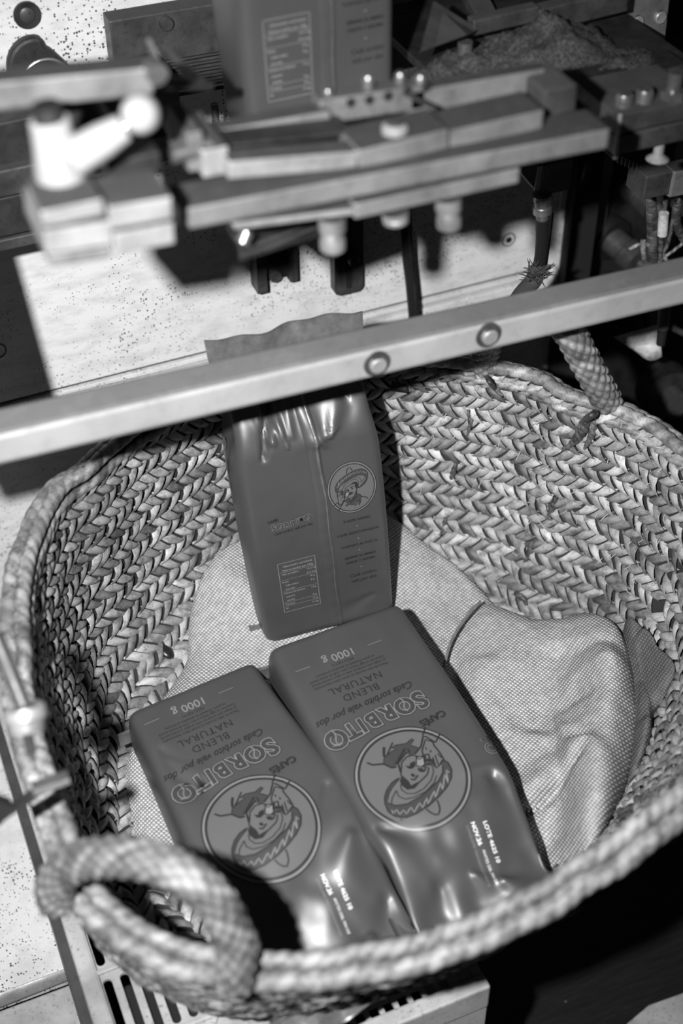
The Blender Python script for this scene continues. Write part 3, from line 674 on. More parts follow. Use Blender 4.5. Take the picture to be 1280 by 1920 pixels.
def sidelogo(bag, o):
    for sd in (-1, 1):
        vs = []; fs = []
        p, f = textgeo('SORBITO', .014, bold=.0006); p2, f2 = textgeo('Cada sorbito vale por dos', .006, shear=.4)
        for (pp, ff, off, mt) in ((p, f, .004, 'ink_light'), (p2, f2, -.010, 'ink_dark')):
            v = [(sd*(bag.a(.19+x)*1.0+.0006), .19+x*1.0, sd*(y+off)) for x, y in pp]
            me = D.meshes.new('side_print'); me.from_pydata(v, [], ff); me.materials.append(M[mt]); q = D.objects.new('side_print', me); COL.objects.link(q); q.parent = o
def coffee_bag(name, base, ydir, zdir, bag, label, show, group='printed coffee bags', seam_s=True):
    o = empty(name, base, label, 'bag', group)
    y = ydir.normalized(); z = (zdir-y*zdir.dot(y)).normalized(); x = y.cross(z)
    o.matrix_world = Matrix(((x.x, y.x, z.x, base.x), (x.y, y.y, z.y, base.y), (x.z, y.z, z.z, base.z), (0, 0, 0, 1)))
    vs, fs = bag.body(); b = D.objects.new('bag_body', bagmesh('bag_body', vs, fs, 'bag')); COL.objects.link(b); b.parent = o
    # crimped seal: pleated fin
    sv = []; sf = []; NX, NYs = 60, 16; y0 = bag.L*.925
    for sd in (1, -1):
        n0 = len(sv)
        for j in range(NYs+1):
            v = y0+(bag.L-y0)*j/NYs
            for i in range(NX+1):
                u = (i/NX*2-1)*bag.a(v)*1.0; bend = .004*math.sin(u*70+bag.seed)+.0025*math.sin(u*160+2)
                sv.append((u, v, bend*(j/NYs)+sd*.0009+.0006*math.sin(j*math.pi)+.0006*(j % 2)))
        sf += [(n0+j*(NX+1)+i, n0+j*(NX+1)+i+1, n0+(j+1)*(NX+1)+i+1, n0+(j+1)*(NX+1)+i) for j in range(NYs) for i in range(NX)]
    s_ = D.objects.new('crimped_seal', bagmesh('crimped_seal', sv, sf, 'foil')); COL.objects.link(s_); s_.parent = o
    # bottom crimp tucked under
    bt = MB().box((-bag.W*.5-.002, .0015, -.008), (bag.W*.5+.009, .004, .008)).mesh('bottom_crimp'); bt.materials.append(M['foil'])
    q = D.objects.new('bottom_crimp', bt); COL.objects.link(q); q.parent = o
    if show == 'front': front(bag, o)
    else:
        back(bag, o)
        uu = lambda v: .006-.006*sstep(.15, .30, v)
        for k, (wd, e0, mt) in enumerate(((.0125, .0016, 'bag'), (.0035, .0026, 'foil'))):
            vs = []; n = 90
            for j in range(n+1):
                v = .002+(bag.L*.93)*j/n; uc = uu(v)+.0004*math.sin(v*90)+(.003 if k else 0)
                hi_ = e0*(.35+.65*sstep(.10, .22, v))
                for a, hh in ((-.5, .0002), (-.42, hi_), (0, hi_*1.25+.0003*math.sin(v*400)), (.42, hi_), (.5, .0002)): vs.append(bag.pt(uc+a*wd*(1 if not k else .25+.75*sstep(.08, .25, v)), v, -1, hh))
            fs = [(j*5+i, j*5+i+1, (j+1)*5+i+1, (j+1)*5+i) for j in range(n) for i in range(4)]
            q = D.objects.new('back_seam', bagmesh('back_seam', vs, fs, mt)); COL.objects.link(q); q.parent = o
    sidelogo(bag, o); return o
# lying bags (front face up, bottoms away from the camera)
def frombox(fl, fr, nl, nr, zf, zn):
    A = W(*fl, Z=zf); B = W(*fr, Z=zf); C_ = W(*nl, Z=zn); E_ = W(*nr, Z=zn)
    y = ((C_+E_)/2-(A+B)/2).normalized(); wv = (A-B).normalized(); z = wv.cross(y)
    if z.z < 0: z = -z
    return (A+B)/2, y, z, (A-B).length
mid, yd, zd, wd = frombox((498, 1198), (755, 1136), (835, 1745), (1040, 1650), .305, .278)
DB = .068; crR = [(1, .055, .205, .02, .232, .012, -.004), (1, -.05, .20, -.058, .25, .02, -.006), (1, -.02, .275, -.055, .30, .016, .006), (1, .03, .26, .05, .31, .02, -.005), (1, -.055, .19, -.03, .188, .004, .0012), (1, 0, .262, -.02, .285, .010, .004)]
b1 = Bag(.137, .318, DB, crR, 1, taper=.66, skew=.012)
coffee_bag('coffee_bag', mid-zd*(DB/2), yd, zd, b1, 'right-hand coffee bag lying face up, its far end against the foot of the standing bag', 'front')
mid, yd, zd, wd = frombox((222, 1312), (492, 1252), (480, 1810), (805, 1735), .290, .276)
crL = [(1, -.055, .15, -.01, .215, .012, -.003), (1, .05, .06, .035, .09, .006, .0015), (1, .052, .08, .03, .12, .011, -.0012), (1, -.05, .20, -.02, .24, .02, .005), (1, -.03, .27, .02, .30, .014, .006), (1, -.055, .25, -.03, .30, .02, -.005), (1, .05, .05, .045, .1, .01, -.002)]
b2 = Bag(.128, .318, DB, crL, 2, taper=.55, te=.86, skew=.011, v0=-.014, fan=.14)
coffee_bag('coffee_bag', mid-zd*(DB/2), yd, zd, b2, 'left-hand coffee bag lying face up, half behind the front rope handle', 'front')
# standing bag
A = W(508, 1212, Z=.235); B = W(754, 1160, Z=.235); base = (A+B)/2; T = W(560, 650, Y=base.y+.035)
yd = (T-base).normalized(); xd = (A-B).normalized(); zd = xd.cross(yd); zd = zd if zd.y > 0 else -zd
crS = [(-1, .040, .215, .018, .290, .006, -.010), (-1, .018, .222, .030, .290, .004, .006), (-1, -.030, .232, -.005, .222, .004, .003), (-1, .035, .235, .012, .285, .008, -.007), (-1, .012, .23, .012, .29, .006, .004), (-1, -.02, .225, -.045, .28, .012, .005), (-1, -.04, .25, -.03, .30, .01, -.006), (-1, .03, .23, .045, .29, .010, .006), (-1, -.015, .215, .0, .25, .008, .003), (-1, -.045, .03, -.02, .02, .006, -.0015)]
b3 = Bag(.133, .318, .070, crS, 3, taper=.68)
coffee_bag('coffee_bag', base+V((0, .035, 0)), yd, zd, b3, 'dark grey coffee bag standing upright in the basket, back seam towards us', 'back')
# hanging bag above the jaws
b4 = Bag(.122, .36, .075, [(-1, -.055, .11, -.045, .25, .01, .004)], 4, taper=.85)
hb = W(585, 262, Y=.90)
coffee_bag('coffee_bag', hb+V((.012, .035, 0)), V((-.03, 0.03, 1)), V((0.03, 1, 0)), b4, 'blurred grey coffee bag hanging in the machine above the sealing jaw', 'back')
# coffee bean
bp = hit(305, 1225, .007); me = D.meshes.new('coffee_bean'); bm = bmesh.new(); bmesh.ops.create_uvsphere(bm, u_segments=20, v_segments=14, radius=1)
for v in bm.verts:
    c = v.co; v.co = V((c.x*.0062, c.y*.0088, c.z*.0045*(1 if c.z < 0 else .8)-(.0005*math.exp(-(c.x/.12)**2) if c.z > 0 else 0)))
bm.to_mesh(me); bm.free(); o = link('coffee_bean', me, newmat('roasted_bean', .012, .3)[0], label='single dark coffee bean lying on the basket weave left of the burlap', cat='bean', smooth=True); o.location = bp; o.rotation_euler = (.4, .2, .5)
# ============================================================ GUARD RAIL
YR = .75
rail = empty('guard_rail', W(0, 868, Y=YR), 'blurred light grey square metal rail crossing above the basket', 'rail')
a = W(-160, 912, Y=YR); b = W(1420, 540, Y=YR); a2 = W(-160, 852.5, Y=YR); dz = a2.z-a.z+.001
MB().frame(a, b-a, V((0, .030, 0)), V((0, 0, dz))).build('rail_bar', 'rail', rail, bevel=.0042)
for x, y in ((706, 681), (915, 628)):
    p = W(x, y, Y=YR); n = V((0, -1, 0)); MB().tube([p+V((0, .001, 0)), p+n*.0012], .0105, 24).build('washer', 'greymetal', rail)
    screw(rail, p+n*.001, n, .0066, 'bright', .004)
# ============================================================ SEALING JAW
YJ = .70
jaw = empty('sealing_jaw', W(640, 380, Y=YJ), 'blurred steel sealing jaw stack bolted across the machine above the rail', 'machine part')
def J(name, TL, TR, Y, bl, bk=None, dep=.02, mat='steel', bev=.0012, parent=None, Y2=None):
    return MB().frame(*ebox(TL, TR, Y, bl, bk, dep, Y2)).build(name, mat, parent or jaw, bevel=bev)
J('carrier_bar', (337, 393), (1145, 240), YJ, (339, 435), (352, 338), mat='steel', bev=.0018)
J('under_plate', (440, 418), (665, 390), YJ+.006, (440, 432), dep=.045, mat='bright')
J('under_plate', (665, 382), (975, 314), YJ+.006, (665, 412), dep=.045, mat='steel')
J('end_block', (378, 282), (428, 273), YJ+.022, (378, 336), dep=.05, mat='bright')
J('end_block', (350, 250), (380, 245), YJ+.030, (350, 325), dep=.04, mat='cast')
J('jaw_plate', (430, 303), (672, 283), YJ+.012, (431, 337), (425, 277), mat='bright')
J('jaw_plate', (672, 282), (842, 241), YJ+.010, (672, 320), (645, 238), mat='steel')
J('jaw_plate', (842, 245), (1020, 205), YJ+.014, (842, 282), (815, 205), mat='steel')
J('back_plate', (372, 250), (620, 207), YJ+.055, (374, 300), dep=.014, mat='steel')
J('back_plate', (600, 188), (800, 158), YJ+.060, (600, 235), dep=.014, mat='cast')
J('back_plate', (770, 172), (1023, 128), YJ+.060, (772, 222), dep=.012, mat='steel')
J('corner_block', (1022, 172), (1083, 158), YJ+.035, (1022, 222), dep=.04, mat='greymetal')
J('dark_cover', (425, 272), (660, 246), YJ+.035, (425, 280), dep=.025, mat='darkmetal')
for x, y in ((657, 192), (692, 187), (727, 180), (763, 171), (799, 163)):
    p = W(x, y, Y=YJ+.0596); MB().tube([p, p+V((0, -.0008, 0))], .0032, 14).build('hole', 'black', jaw)
for x, y in ((615, 175), (690, 150), (750, 144), (788, 148)):
    p = W(x, y+8, Y=YJ+.066); MB().tube([p-V((0, 0, .006)), p+V((0, 0, .004)), p+V((0, 0, .006))], [.004, .004, .003], 14).build('pin', 'screw', jaw)
p = W(740, 243, Y=YJ+.022); MB().tube([p-V((0, 0, .003)), p+V((0, 0, .002)), p+V((0, 0, .0045)), p+V((0, 0, .0055))], [.0085, .0085, .006, .001], 22).build('dome_screw', 'bright', jaw)
MB().tube([W(765, 178, Y=YJ+.05), W(818, 205, Y=YJ+.03)], .0016, 10).build('spring_pin', 'darkmetal', jaw)
p = W(322, 292, Y=YJ+.03); MB().tube([p, p+V((.025, 0, .001))], .0050, 16).build('end_stud', 'screw', jaw)
for x, y, L in ((622, 405, 70), (740, 395, 22), (840, 368, 64)):
    a = W(x, y, Y=YJ+.02); b = W(x+2, y+L, Y=YJ+.02); pts = [a+(b-a)*t for t in (0, .35, .351, .6, .85, 1)]
    MB().tube(pts, [.009, .009, .0062, .0085, .0085, .004], 16).build('hanging_bolt', 'steel', jaw)
# film flap and dark box under the jaw
flap = empty('cutter_brush', W(520, 440, Y=YJ+.05), 'dark wedge of layered film sticking out under the left of the sealing jaw', 'machine part')
for k in range(5):
    a, b, c, d_ = W(448+3*k, 488-7*k, Y=YJ+.03+.004*k), W(600+4*k, 440-4*k, Y=YJ+.05+.004*k), W(628, 405-k, Y=YJ+.075), W(440, 430-k, Y=YJ+.075)
    MB().prism([a, b, c, d_], V((0, 0, -.0012))).build('film_layer', 'greymetal' if k % 2 else 'darkmetal', flap)
a = W(440, 430, Y=YJ+.08); MB().box((a.x, a.y, a.z-.012), (a.x+.17, a.y+.02, a.z+.01)).build('backing_bar', 'darkmetal', flap, bevel=.001)
a = W(455, 455, Y=YJ+.035); MB().tube([a, a+V((.004, .002, .006))], .0045, 14).build('bright_stud', 'screw', flap)
# ------------- left clamp blocks with lever
clamp = empty('clamp_block', W(200, 470, Y=YJ-.01), 'blurred bright clamp blocks at the left with recessed screws on top', 'clamp')
YC = .665
J('block', (76, 397), (193, 372), YC, (80, 428), (68, 338), mat='bright', parent=clamp, bev=.0012)
J('block', (82, 432), (210, 412), YC, (92, 478), dep=.05, mat='bright', parent=clamp, bev=.0012)
J('block', (92, 478), (207, 462), YC+.006, (102, 500), dep=.04, mat='steel', parent=clamp, bev=.0012)
J('block', (203, 388), (322, 368), YC, (212, 430), (190, 330), mat='bright', parent=clamp, bev=.0012)
J('block', (213, 437), (326, 416), YC, (220, 478), dep=.05, mat='bright', parent=clamp, bev=.0012)
J('shim', (165, 425), (322, 405), YC+.002, (165, 440), dep=.04, mat='darkmetal', parent=clamp, bev=.0003)
J('rear_block', (200, 305), (300, 285), YC+.05, (203, 345), dep=.04, mat='darkmetal', parent=clamp)
for x, y in ((118, 372), (237, 362), (283, 354)):
    p = W(x, y, Y=YC+.018); screw(clamp, p-V((0, 0, .004)), V((0, 0, 1)), .0055, 'screw', .007)
lever = empty('clamping_lever', W(115, 345, Y=YC+.035), 'blurred white clamping lever with a round ball knob standing on the left blocks', 'lever')
pb = W(116, 330, Y=YC+.035); pt_ = W(92, 222, Y=YC+.035)
MB().tube([pb, pb.lerp(pt_, .05), pb.lerp(pt_, .5), pt_.lerp(pb, .04), pt_], [.0145, .0152, .0125, .0112, .0098], 28).build('hub', 'white_knob', lever)
MB().tube([pt_, pt_+(pt_-pb).normalized()*.008], [.0085, .0078], 20).build('hub_cap', 'darkmetal', lever)
a = W(133, 298, Y=YC+.022); b = W(232, 240, Y=YC+.022)
MB().tube([a-(b-a)*.1, a, a.lerp(b, .6), b], [.004, .0108, .0098, .0078], 24).build('arm', 'white_knob', lever)
c = W(263, 214, Y=YC+.022); MB().tube([b, c], .0045, 14).build('neck', 'screw', lever)
bm = bmesh.new(); bmesh.ops.create_uvsphere(bm, u_segments=28, v_segments=18, radius=.0108); me = D.meshes.new('ball_knob'); bm.to_mesh(me); bm.free()
o = link('ball_knob', me, M['white_knob'], lever, smooth=True); o.location = c-lever.location
# ------------- left bar with folding blades
bar = empty('gripper_arm', W(0, 180, Y=.74), 'blurred grey flat bar at upper left carrying a triangular folding blade', 'machine part')
J('bar', (-60, 160), (288, 126), .74, (-60, 215), dep=.02, mat='steel', parent=bar, bev=.0015)
p = W(290, 132, Y=.738); MB().tube([p+V((0, .004, 0)), p-V((0, .006, 0))], .0065, 16).build('pivot', 'screw', bar)
MB().prism([W(276, 78, Y=.80), W(303, 158, Y=.76), W(318, 150, Y=.76), W(282, 72, Y=.80)], V((0, .003, 0))).build('blade', 'steel', bar)
MB().prism([W(306, 82, Y=.82), W(400, 164, Y=.82), W(345, 150, Y=.80)], V((0, .003, 0))).build('blade', 'steel', bar)
MB().prism([W(300, 140, Y=.77), W(402, 158, Y=.81), W(398, 170, Y=.81), W(300, 168, Y=.77)], V((0, .004, 0))).build('blade', 'greymetal', bar)
strut = empty('diagonal_strut', W(170, 230, Y=.85), 'dark diagonal strut behind the white clamping lever', 'machine part')
MB().tube([W(120, 165, Y=.86), W(200, 290, Y=.80)], .016, 18).build('strut_tube', 'darkmetal', strut)
# ------------- right gripper
gr = empty('gripper_arm', W(1000, 60, Y=.95), 'dark grey flat bar at upper right carrying a triangular folding plate', 'machine part')
J('bar', (888, 40), (1012, 12), .93, (890, 68), dep=.012, mat='greymetal', parent=gr)
J('bar', (1010, 20), (1180, -22), .93, (1012, 63), dep=.014, mat='greymetal', parent=gr)
MB().prism([W(789, 97, Y=.90), W(814, 2, Y=.95), W(898, 55, Y=.93), W(880, 64, Y=.91)], V((0, .003, -.002))).build('folding_plate', 'greymetal', gr)
p = W(872, 78, Y=.93); MB().tube([p, p+V((0, 0, -.012))], .006, 14).build('pivot', 'screw', gr)
MB().frame(W(915, 128, Y=.95), V((.02, .09, .01)), V((.018, -.006, 0)), V((0, 0, .02))).build('link_block', 'greymetal', gr, bevel=.001)
# ------------- bracket plate with screws
br = empty('bracket_plate', W(1200, 60, Y=.96), 'grey metal plate with four round head screws at upper right', 'bracket')
MB().prism([W(1163, -40, Y=.96), W(1262, -60, Y=.96), W(1243, 105, Y=.96), W(1165, 128, Y=.96)], V((0, .006, 0))).build('plate', 'cast', br, bevel=.0008)
for x, y in ((1193, 40), (1236, 31), (1187, 106), (1224, 103)): screw(br, W(x, y, Y=.96), V((0, -1, 0)), .0056, 'bright', .0035)
# ------------- right clamp
rc = empty('clamp_block', W(1200, 250, Y=.80), 'dark metal clamp block at the right with two tall socket screws', 'clamp')
YK = .79
J('block', (1158, 218), (1320, 184), YK, (1158, 252), dep=.065, mat='greymetal', parent=rc)
J('block', (1156, 257), (1320, 222), YK+.002, (1152, 292), dep=.065, mat='greymetal', parent=rc)
J('block', (1096, 162), (1290, 120), YK+.055, (1098, 215), dep=.03, mat='darkmetal', parent=rc)
for x, y in ((1160, 236), (1155, 275)): p = W(x, y, Y=YK); MB().box((p.x-.0016, p.y-.0012, p.z-.010), (p.x+.0016, p.y+.001, p.z+.010)).build('bright_edge', 'bright', rc, bevel=.0008)
for x, y in ((1167, 205), (1205, 197)): screw(rc, W(x, y, Y=YK+.014), V((0, 0, 1)), .0068, 'screw', .013)
p = W(1256, 205, Y=YK+.01); MB().tube([p, p+V((0, 0, .016))], .0095, 6).build('hex_nut', 'screw', rc); MB().tube([p+V((0, 0, .016)), p+V((0, 0, .03))], .006, 16).build('stud', 'screw', rc)
p = W(1232, 298, Y=YK+.01); MB().tube([p+V((0, 0, .02)), p+V((0, 0, .004)), p], [.004, .004, .009], 16).build('lower_stud', 'bright', rc)
# ------------- coffee grounds heaps
def heap(name, ctr, rx, ry, h, label, n=34):
    vs = []; fs = []
    for j in range(n+1):
        for i in range(n+1):
            x, y = i/n*2-1, j/n*2-1; q = max(0, 1-(x*x+y*y)**.8); z = h*q*(1+.4*noise.noise(V((x*3, y*3, h*90))))+(.004*noise.noise(V((x*14, y*14, 2)))+.003*noise.noise(V((x*31, y*31, 2))) if q > 0 else -.002)
            vs.append((ctr.x+x*rx, ctr.y+y*ry, ctr.z+z))
    fs = [(j*(n+1)+i, j*(n+1)+i+1, (j+1)*(n+1)+i+1, (j+1)*(n+1)+i) for j in range(n) for i in range(n)]
    me = D.meshes.new(name); me.from_pydata(vs, [], fs); return link(name, me, M['grounds'], label=label, cat='coffee grounds', kind='stuff', smooth=True)
tray = MB().frame(*ebox((880, 205), (1300, 112), .86, (880, 222), dep=.20)).build('machine_tray', 'darkmetal', label='dark flat tray behind the jaw, dusted with ground coffee', cat='tray', bevel=.001)
TZ = W(880, 205, Y=.86).z-.004
heap('coffee_grounds', W(1015, 120, Z=TZ), .075, .05, .034, 'heap of ground coffee on the tray right of the link arm')
heap('coffee_grounds', W(1165, 140, Z=TZ), .06, .040, .014, 'low spread of ground coffee on the tray below the bracket plate')
heap('coffee_grounds', W(885, 140, Z=TZ), .045, .035, .018, 'small dark heap of ground coffee right of the hanging bag')
# ------------- dark machinery behind
bk = empty('machine_housing', (.6, 1.1, .75), 'dark machine housing behind the hanging bag and right gripper arm', 'machine part')
a = W(772, 20, Y=1.07); b = W(1150, 20, Y=1.07)
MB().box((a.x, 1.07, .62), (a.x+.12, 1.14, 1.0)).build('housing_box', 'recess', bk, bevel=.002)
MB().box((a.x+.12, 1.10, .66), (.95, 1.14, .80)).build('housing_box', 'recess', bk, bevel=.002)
a = W(905, 20, Y=1.09); MB().tube([a, a+V((0, -.02, 0))], .034, 32).build('pulley', 'darkmetal', bk)
ringp = [a+V((.028*math.cos(q), -.021, .028*math.sin(q))) for q in [math.pi*i/16 for i in range(17)]]; MB().tube(ringp, .0015, 8).build('pulley_edge', 'screw', bk)
for x0 in (1000, 1040): p = W(x0, 70, Y=1.05); MB().box((p.x, 1.05, p.z-.02), (p.x+.014, 1.06, p.z+.01)).build('housing_tab', 'greymetal', bk, bevel=.001)
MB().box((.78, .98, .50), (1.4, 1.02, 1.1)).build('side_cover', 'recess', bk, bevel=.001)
# ------------- upper left panel details
def disc_on(px, py, r, h, mat, name, parent, Y=YP, n=28): p = W(px, py, Y=Y); return MB().tube([p+V((0, .001, 0)), p-V((0, h, 0))], r, n).build(name, mat, parent)
bs = empty('panel_boss', W(62, 115, Y=YP), 'dark oval boss with a bright ring and a built-in shadow tail on the upper left panel', 'machine part')
P0 = [W(62+52*math.cos(q)+(38*max(0, math.cos(q+.5))**3), 118-56*math.sin(q)+(14 if math.cos(q) > .3 else 0), Y=YP) for q in [2*math.pi*i/32 for i in range(32)]]  # outline bulges lower right, building the boss's cast shadow into the body
MB().prism([p+V((0, .001, 0)) for p in P0], V((0, -.012, 0))).build('boss_with_shadow', 'darkmetal', bs, bevel=.003)
rp = [W(88, 158, Y=YP-.013)+V((.022*math.cos(q), 0, .022*math.sin(q))) for q in [math.pi*(.05+.9*i/16) for i in range(17)]]; MB().tube(rp, .0014, 8).build('bright_ring', 'screw', bs)
ps = empty('panel_screw', W(50, 27, Y=YP), 'dark socket screw in the top left corner of the panel', 'screw'); disc_on(50, 27, .0115, .003, 'darkmetal', 'washer', ps); screw(ps, W(50, 27, Y=YP-.003), V((0, -1, 0)), .0065, 'greymetal', .003)
gp = empty('guide_plate', W(300, 120, Y=1.12), 'dark square plate with grooves behind the left gripper arm', 'machine part')
J('plate', (205, 40), (480, -6), 1.125, (236, 190), dep=.022, mat='greymetal', parent=gp)
for k in range(6):
    a = W(240, 128+k*13, Y=1.122); b = W(420, 98+k*13, Y=1.122); MB().tube([a, b], .0018, 8).build('groove_rib', 'darkmetal' if k % 2 else 'black', gp)
screw(gp, W(310, 42, Y=1.125), V((0, -1, 0)), .006, 'greymetal', .006)
sp = MB(); q0 = W(402, 195, Y=1.08); sp.tube([q0+V((.003*math.cos(i*.7), .003*math.sin(i*.7), -.00025*i)) for i in range(110)], .0006, 6)
sp.build('coil_spring', 'greymetal', label='small coil spring left of the hanging bag', cat='spring')
# left dark extrusion stack in front of panel
ex = empty('aluminium_extrusion', W(0, 400, Y=1.0), 'dark grooved horizontal extrusion at the left behind the clamp', 'machine part')
for (y0, y1, dep, mt, Yx) in ((232, 318, .05, 'darkmetal', 1.03), (322, 372, .06, 'greymetal', 1.02), (376, 450, .05, 'darkmetal', 1.03), (455, 476, .05, 'greymetal', 1.035)):
    J('extrusion_rib', (-80, y0+17), (335, y0-72), Yx, (-80, y1+17), dep=.07, mat=mt, parent=ex, bev=.001) if y0 < 376 else J('extrusion_rib', (-80, y0+14), (150, y0-36), Yx, (-80, y1+14), dep=.07, mat=mt, parent=ex, bev=.001)
ppost = empty('shadow_post', (-.12, .9, .3), 'unseen dark post added outside the left edge of the frame to shade the panel', 'post')  # unseen post, added so that its shadow edge falls across the left panel
def shadow_edge(px, py, s): A_ = W(px, py, Y=YP); return LPOS.lerp(A_, s)
e0 = shadow_edge(30, 470, .72); e1 = shadow_edge(94, 700, .72)
dirp = (e1-e0); e0 -= dirp*.6; e1 += dirp*.3
MB().frame(e1, V((-.05, 0, 0)), V((0, .03, 0)), e0-e1).build('post_bar', 'darkmetal', ppost, bevel=.001)
# ------------- slotted brackets on panel
s1 = empty('slotted_bracket', W(655, 500, Y=YP), 'black slotted bracket with rounded corners and a socket bolt on the panel', 'bracket')
a = W(628, 440, Y=YP-.012); b = W(683, 545, Y=YP-.012)
x0, x1 = W(628, 500, Y=YP-.014).x, W(683, 490, Y=YP-.014).x; zb = W(655, 553, Y=YP-.014).z; zt = zb+.11; xm = (x0+x1)/2
poly = [(x0, zt), (x0, zb+.006), (x0+.002, zb+.002), (x0+.006, zb), (x1-.006, zb), (x1-.002, zb+.002), (x1, zb+.006), (x1, zt)]
MB().prism([V((x, YP, z)) for x, z in poly], V((0, -.012, 0))).build('plate', 'greymetal', s1, bevel=.0006)
MB().prism([V((xm+.0035*math.cos(q), YP-.0118, zb+.010+.0035*math.sin(q))) for q in [math.pi+math.pi*i/8 for i in range(9)]]+[V((xm+.0035, YP-.0118, zt)), V((xm-.0035, YP-.0118, zt))], V((0, -.0006, 0))).build('slot', 'black', s1)
p = W(659, 484, Y=YP-.013); MB().tube([p, p-V((0, .002, 0))], .0085, 24).build('washer', 'darkmetal', s1); screw(s1, p-V((0, .002, 0)), V((0, -1, 0)), .0062, 'greymetal', .006)
s2 = empty('channel_bracket', W(515, 500, Y=YP), 'black channel bracket with a socket bolt on the panel, left of the slotted bracket', 'bracket')
x0, x1 = W(478, 500, Y=YP-.01).x, W(555, 500, Y=YP-.01).x; zb = W(515, 528, Y=YP-.01).z
MB().box((x0+.004, YP-.006, zb), (x1-.004, YP+.001, zb+.10)).build('web', 'darkmetal', s2, bevel=.0005)
MB().box((x0-.002, YP-.020, zb-.004), (x0+.009, YP+.001, zb+.10)).build('flange', 'greymetal', s2, bevel=.0008)
MB().box((x1-.009, YP-.016, zb-.002), (x1, YP+.001, zb+.10)).build('flange', 'greymetal', s2, bevel=.0008)
p = W(514, 515, Y=YP-.006); screw(s2, p, V((0, -1, 0)), .0068, 'screw', .006); MB().tube([p+V((0, 0, .02)), p+V((0, -.0015, .02))], .005, 16).build('hole', 'black', s2)
st = empty('black_strap', W(765, 500, Y=1.10), 'black rubber strap hanging in front of the panel', 'strap')
P = spline([W(752, 380, Y=1.11), W(753, 430, Y=1.115), W(757, 490, Y=1.12), W(763, 540, Y=1.12), W(770, 620, Y=1.12), W(772, 680, Y=1.12)], 6)
mb = MB(); wv = V((.0115, 0, 0))
for a, b in zip(P, P[1:]): mb.frame(a, wv, V((0, .004, 0)), b-a)
mb.build('strap_band', 'black', st); MB().tube([p+V((.008, -.001, 0)) for p in P], .0016, 8).build('strap_ridge', 'darkmetal', st)
pk = empty('panel_plug', W(953, 449, Y=YP), 'small round eyelet plug on the white panel', 'plug')
p = W(953, 449, Y=YP); rp = [p+V((.0078*math.cos(q), -.0004, .0078*math.sin(q))) for q in [2*math.pi*i/24 for i in range(25)]]; MB().tube(rp, .0006, 6).build('ring', 'black', pk)
MB().tube([p, p-V((0, .001, 0))], .0068, 24).build('cap', 'panel', pk); MB().tube([p-V((0, .0008, 0)), p-V((0, .0016, 0))], .0034, 10).build('hole', 'black', pk)
pk2 = empty('panel_plug', W(-3, 658, Y=YP), 'round eyelet plug cut by the left edge of the picture', 'plug'); p = W(-4, 658, Y=YP); MB().tube([p+V((.0078*math.cos(q), -.0004, .0078*math.sin(q))) for q in [2*math.pi*i/24 for i in range(25)]], .0006, 6).build('ring', 'black', pk2)
# ------------- right connector and frayed cable
cn = empty('hose_fitting', W(1015, 380, Y=.98), 'dark bracket with a metal hose fitting hanging below the right end of the jaw', 'fitting')
Yc = .95
MB().prism([W(975, 322, Y=Yc), W(1018, 300, Y=Yc), W(1018, 368, Y=Yc), W(1012, 366, Y=Yc)], V((0, .02, 0))).build('gusset', 'greymetal', cn, bevel=.0006)
J('bracket', (1018, 312), (1074, 298), Yc, (1018, 368), dep=.02, mat='greymetal', parent=cn)
J('bracket_edge', (1008, 312), (1019, 310), Yc-.002, (1008, 358), dep=.004, mat='steel', parent=cn)
pts = [W(1016, y, Y=Yc) for y in (364, 372, 373, 384, 386, 398, 400, 410)]; MB().tube(pts, [.0085, .0095, .0078, .0078, .0088, .0088, .0062, .0055], 20).build('ferrule', 'screw', cn)
P = spline([W(1016, 408, Y=Yc), W(1016, 450, Y=Yc+.01), W(1012, 490, Y=Yc+.02), W(1000, 525, Y=Yc+.03), W(975, 555, Y=Yc+.02), W(955, 590, Y=Yc)], 6)
MB().tube(P[:19], .0062, 12).build('hose', 'black', cn); MB().tube(P[14:], [.0062]*2+[.0085]*(len(P)-16), 12).build('braided_sleeve', 'cable', cn)
MB().tube([W(1036, 400, Y=Yc+.02), W(1024, 500, Y=Yc+.03)], .0009, 8).build('thin_cable', 'darkmetal', cn)
fr = MB()
for _ in range(130):
    c = W(1003+random.uniform(-14, 18), 512+random.uniform(-12, 14), Y=Yc+.02+random.uniform(-.008, .008)); d_ = V((random.uniform(-1, 1), random.uniform(-.6, .3), random.uniform(-.2, 1))).normalized()*random.uniform(.006, .014)
    fr.tube([c, c+d_*.6, c+d_+V((0, 0, random.uniform(-.003, .003)))], [.0008, .0007, .0003], 4)
fr.build('frayed_fibres', 'cable', cn, kind='stuff')
# ------------- cable glands in the recess
for px, py, r, tag_, sc in ((1165, 335, 1.0, 'upper cable gland in the dark recess at the right', 1), (1135, 440, 1.05, 'middle cable gland in the dark recess, its cable bending down', 1), (1128, 545, 1.0, 'lowest cable gland, half hidden by the rail', 1)):
    Yg = YP+.055; gl = empty('cable_gland', W(px, py, Y=Yg), tag_, 'cable gland', 'cable glands at the right')
    p = W(px, py, Y=Yg); dd = V((.35, -1, -.28)).normalized()
    MB().tube([p+V((0, .006, 0)), p+dd*.012], .026*r, 26).build('rubber_ring', 'black', gl)
    MB().tube([p+dd*.008, p+dd*.032, p+dd*.034, p+dd*.052, p+dd*.056], [.0165, .0165, .019, .019, .013], 24).build('gland_body', 'greymetal', gl)
    e_ = p+dd*.055; MB().tube(spline([e_, e_+dd*.02+V((0, 0, -.006)), e_+V((.012, -.02, -.05)), e_+V((.016, -.022, -.13))], 7), .0062, 12).build('cable', 'cable', gl)
MB().box((.80, 1.19, .35), (.83, 1.212, .70)).build('recess_rib', 'greymetal', label='dark grey upright rib beside the cable glands', cat='machine part', bevel=.002)
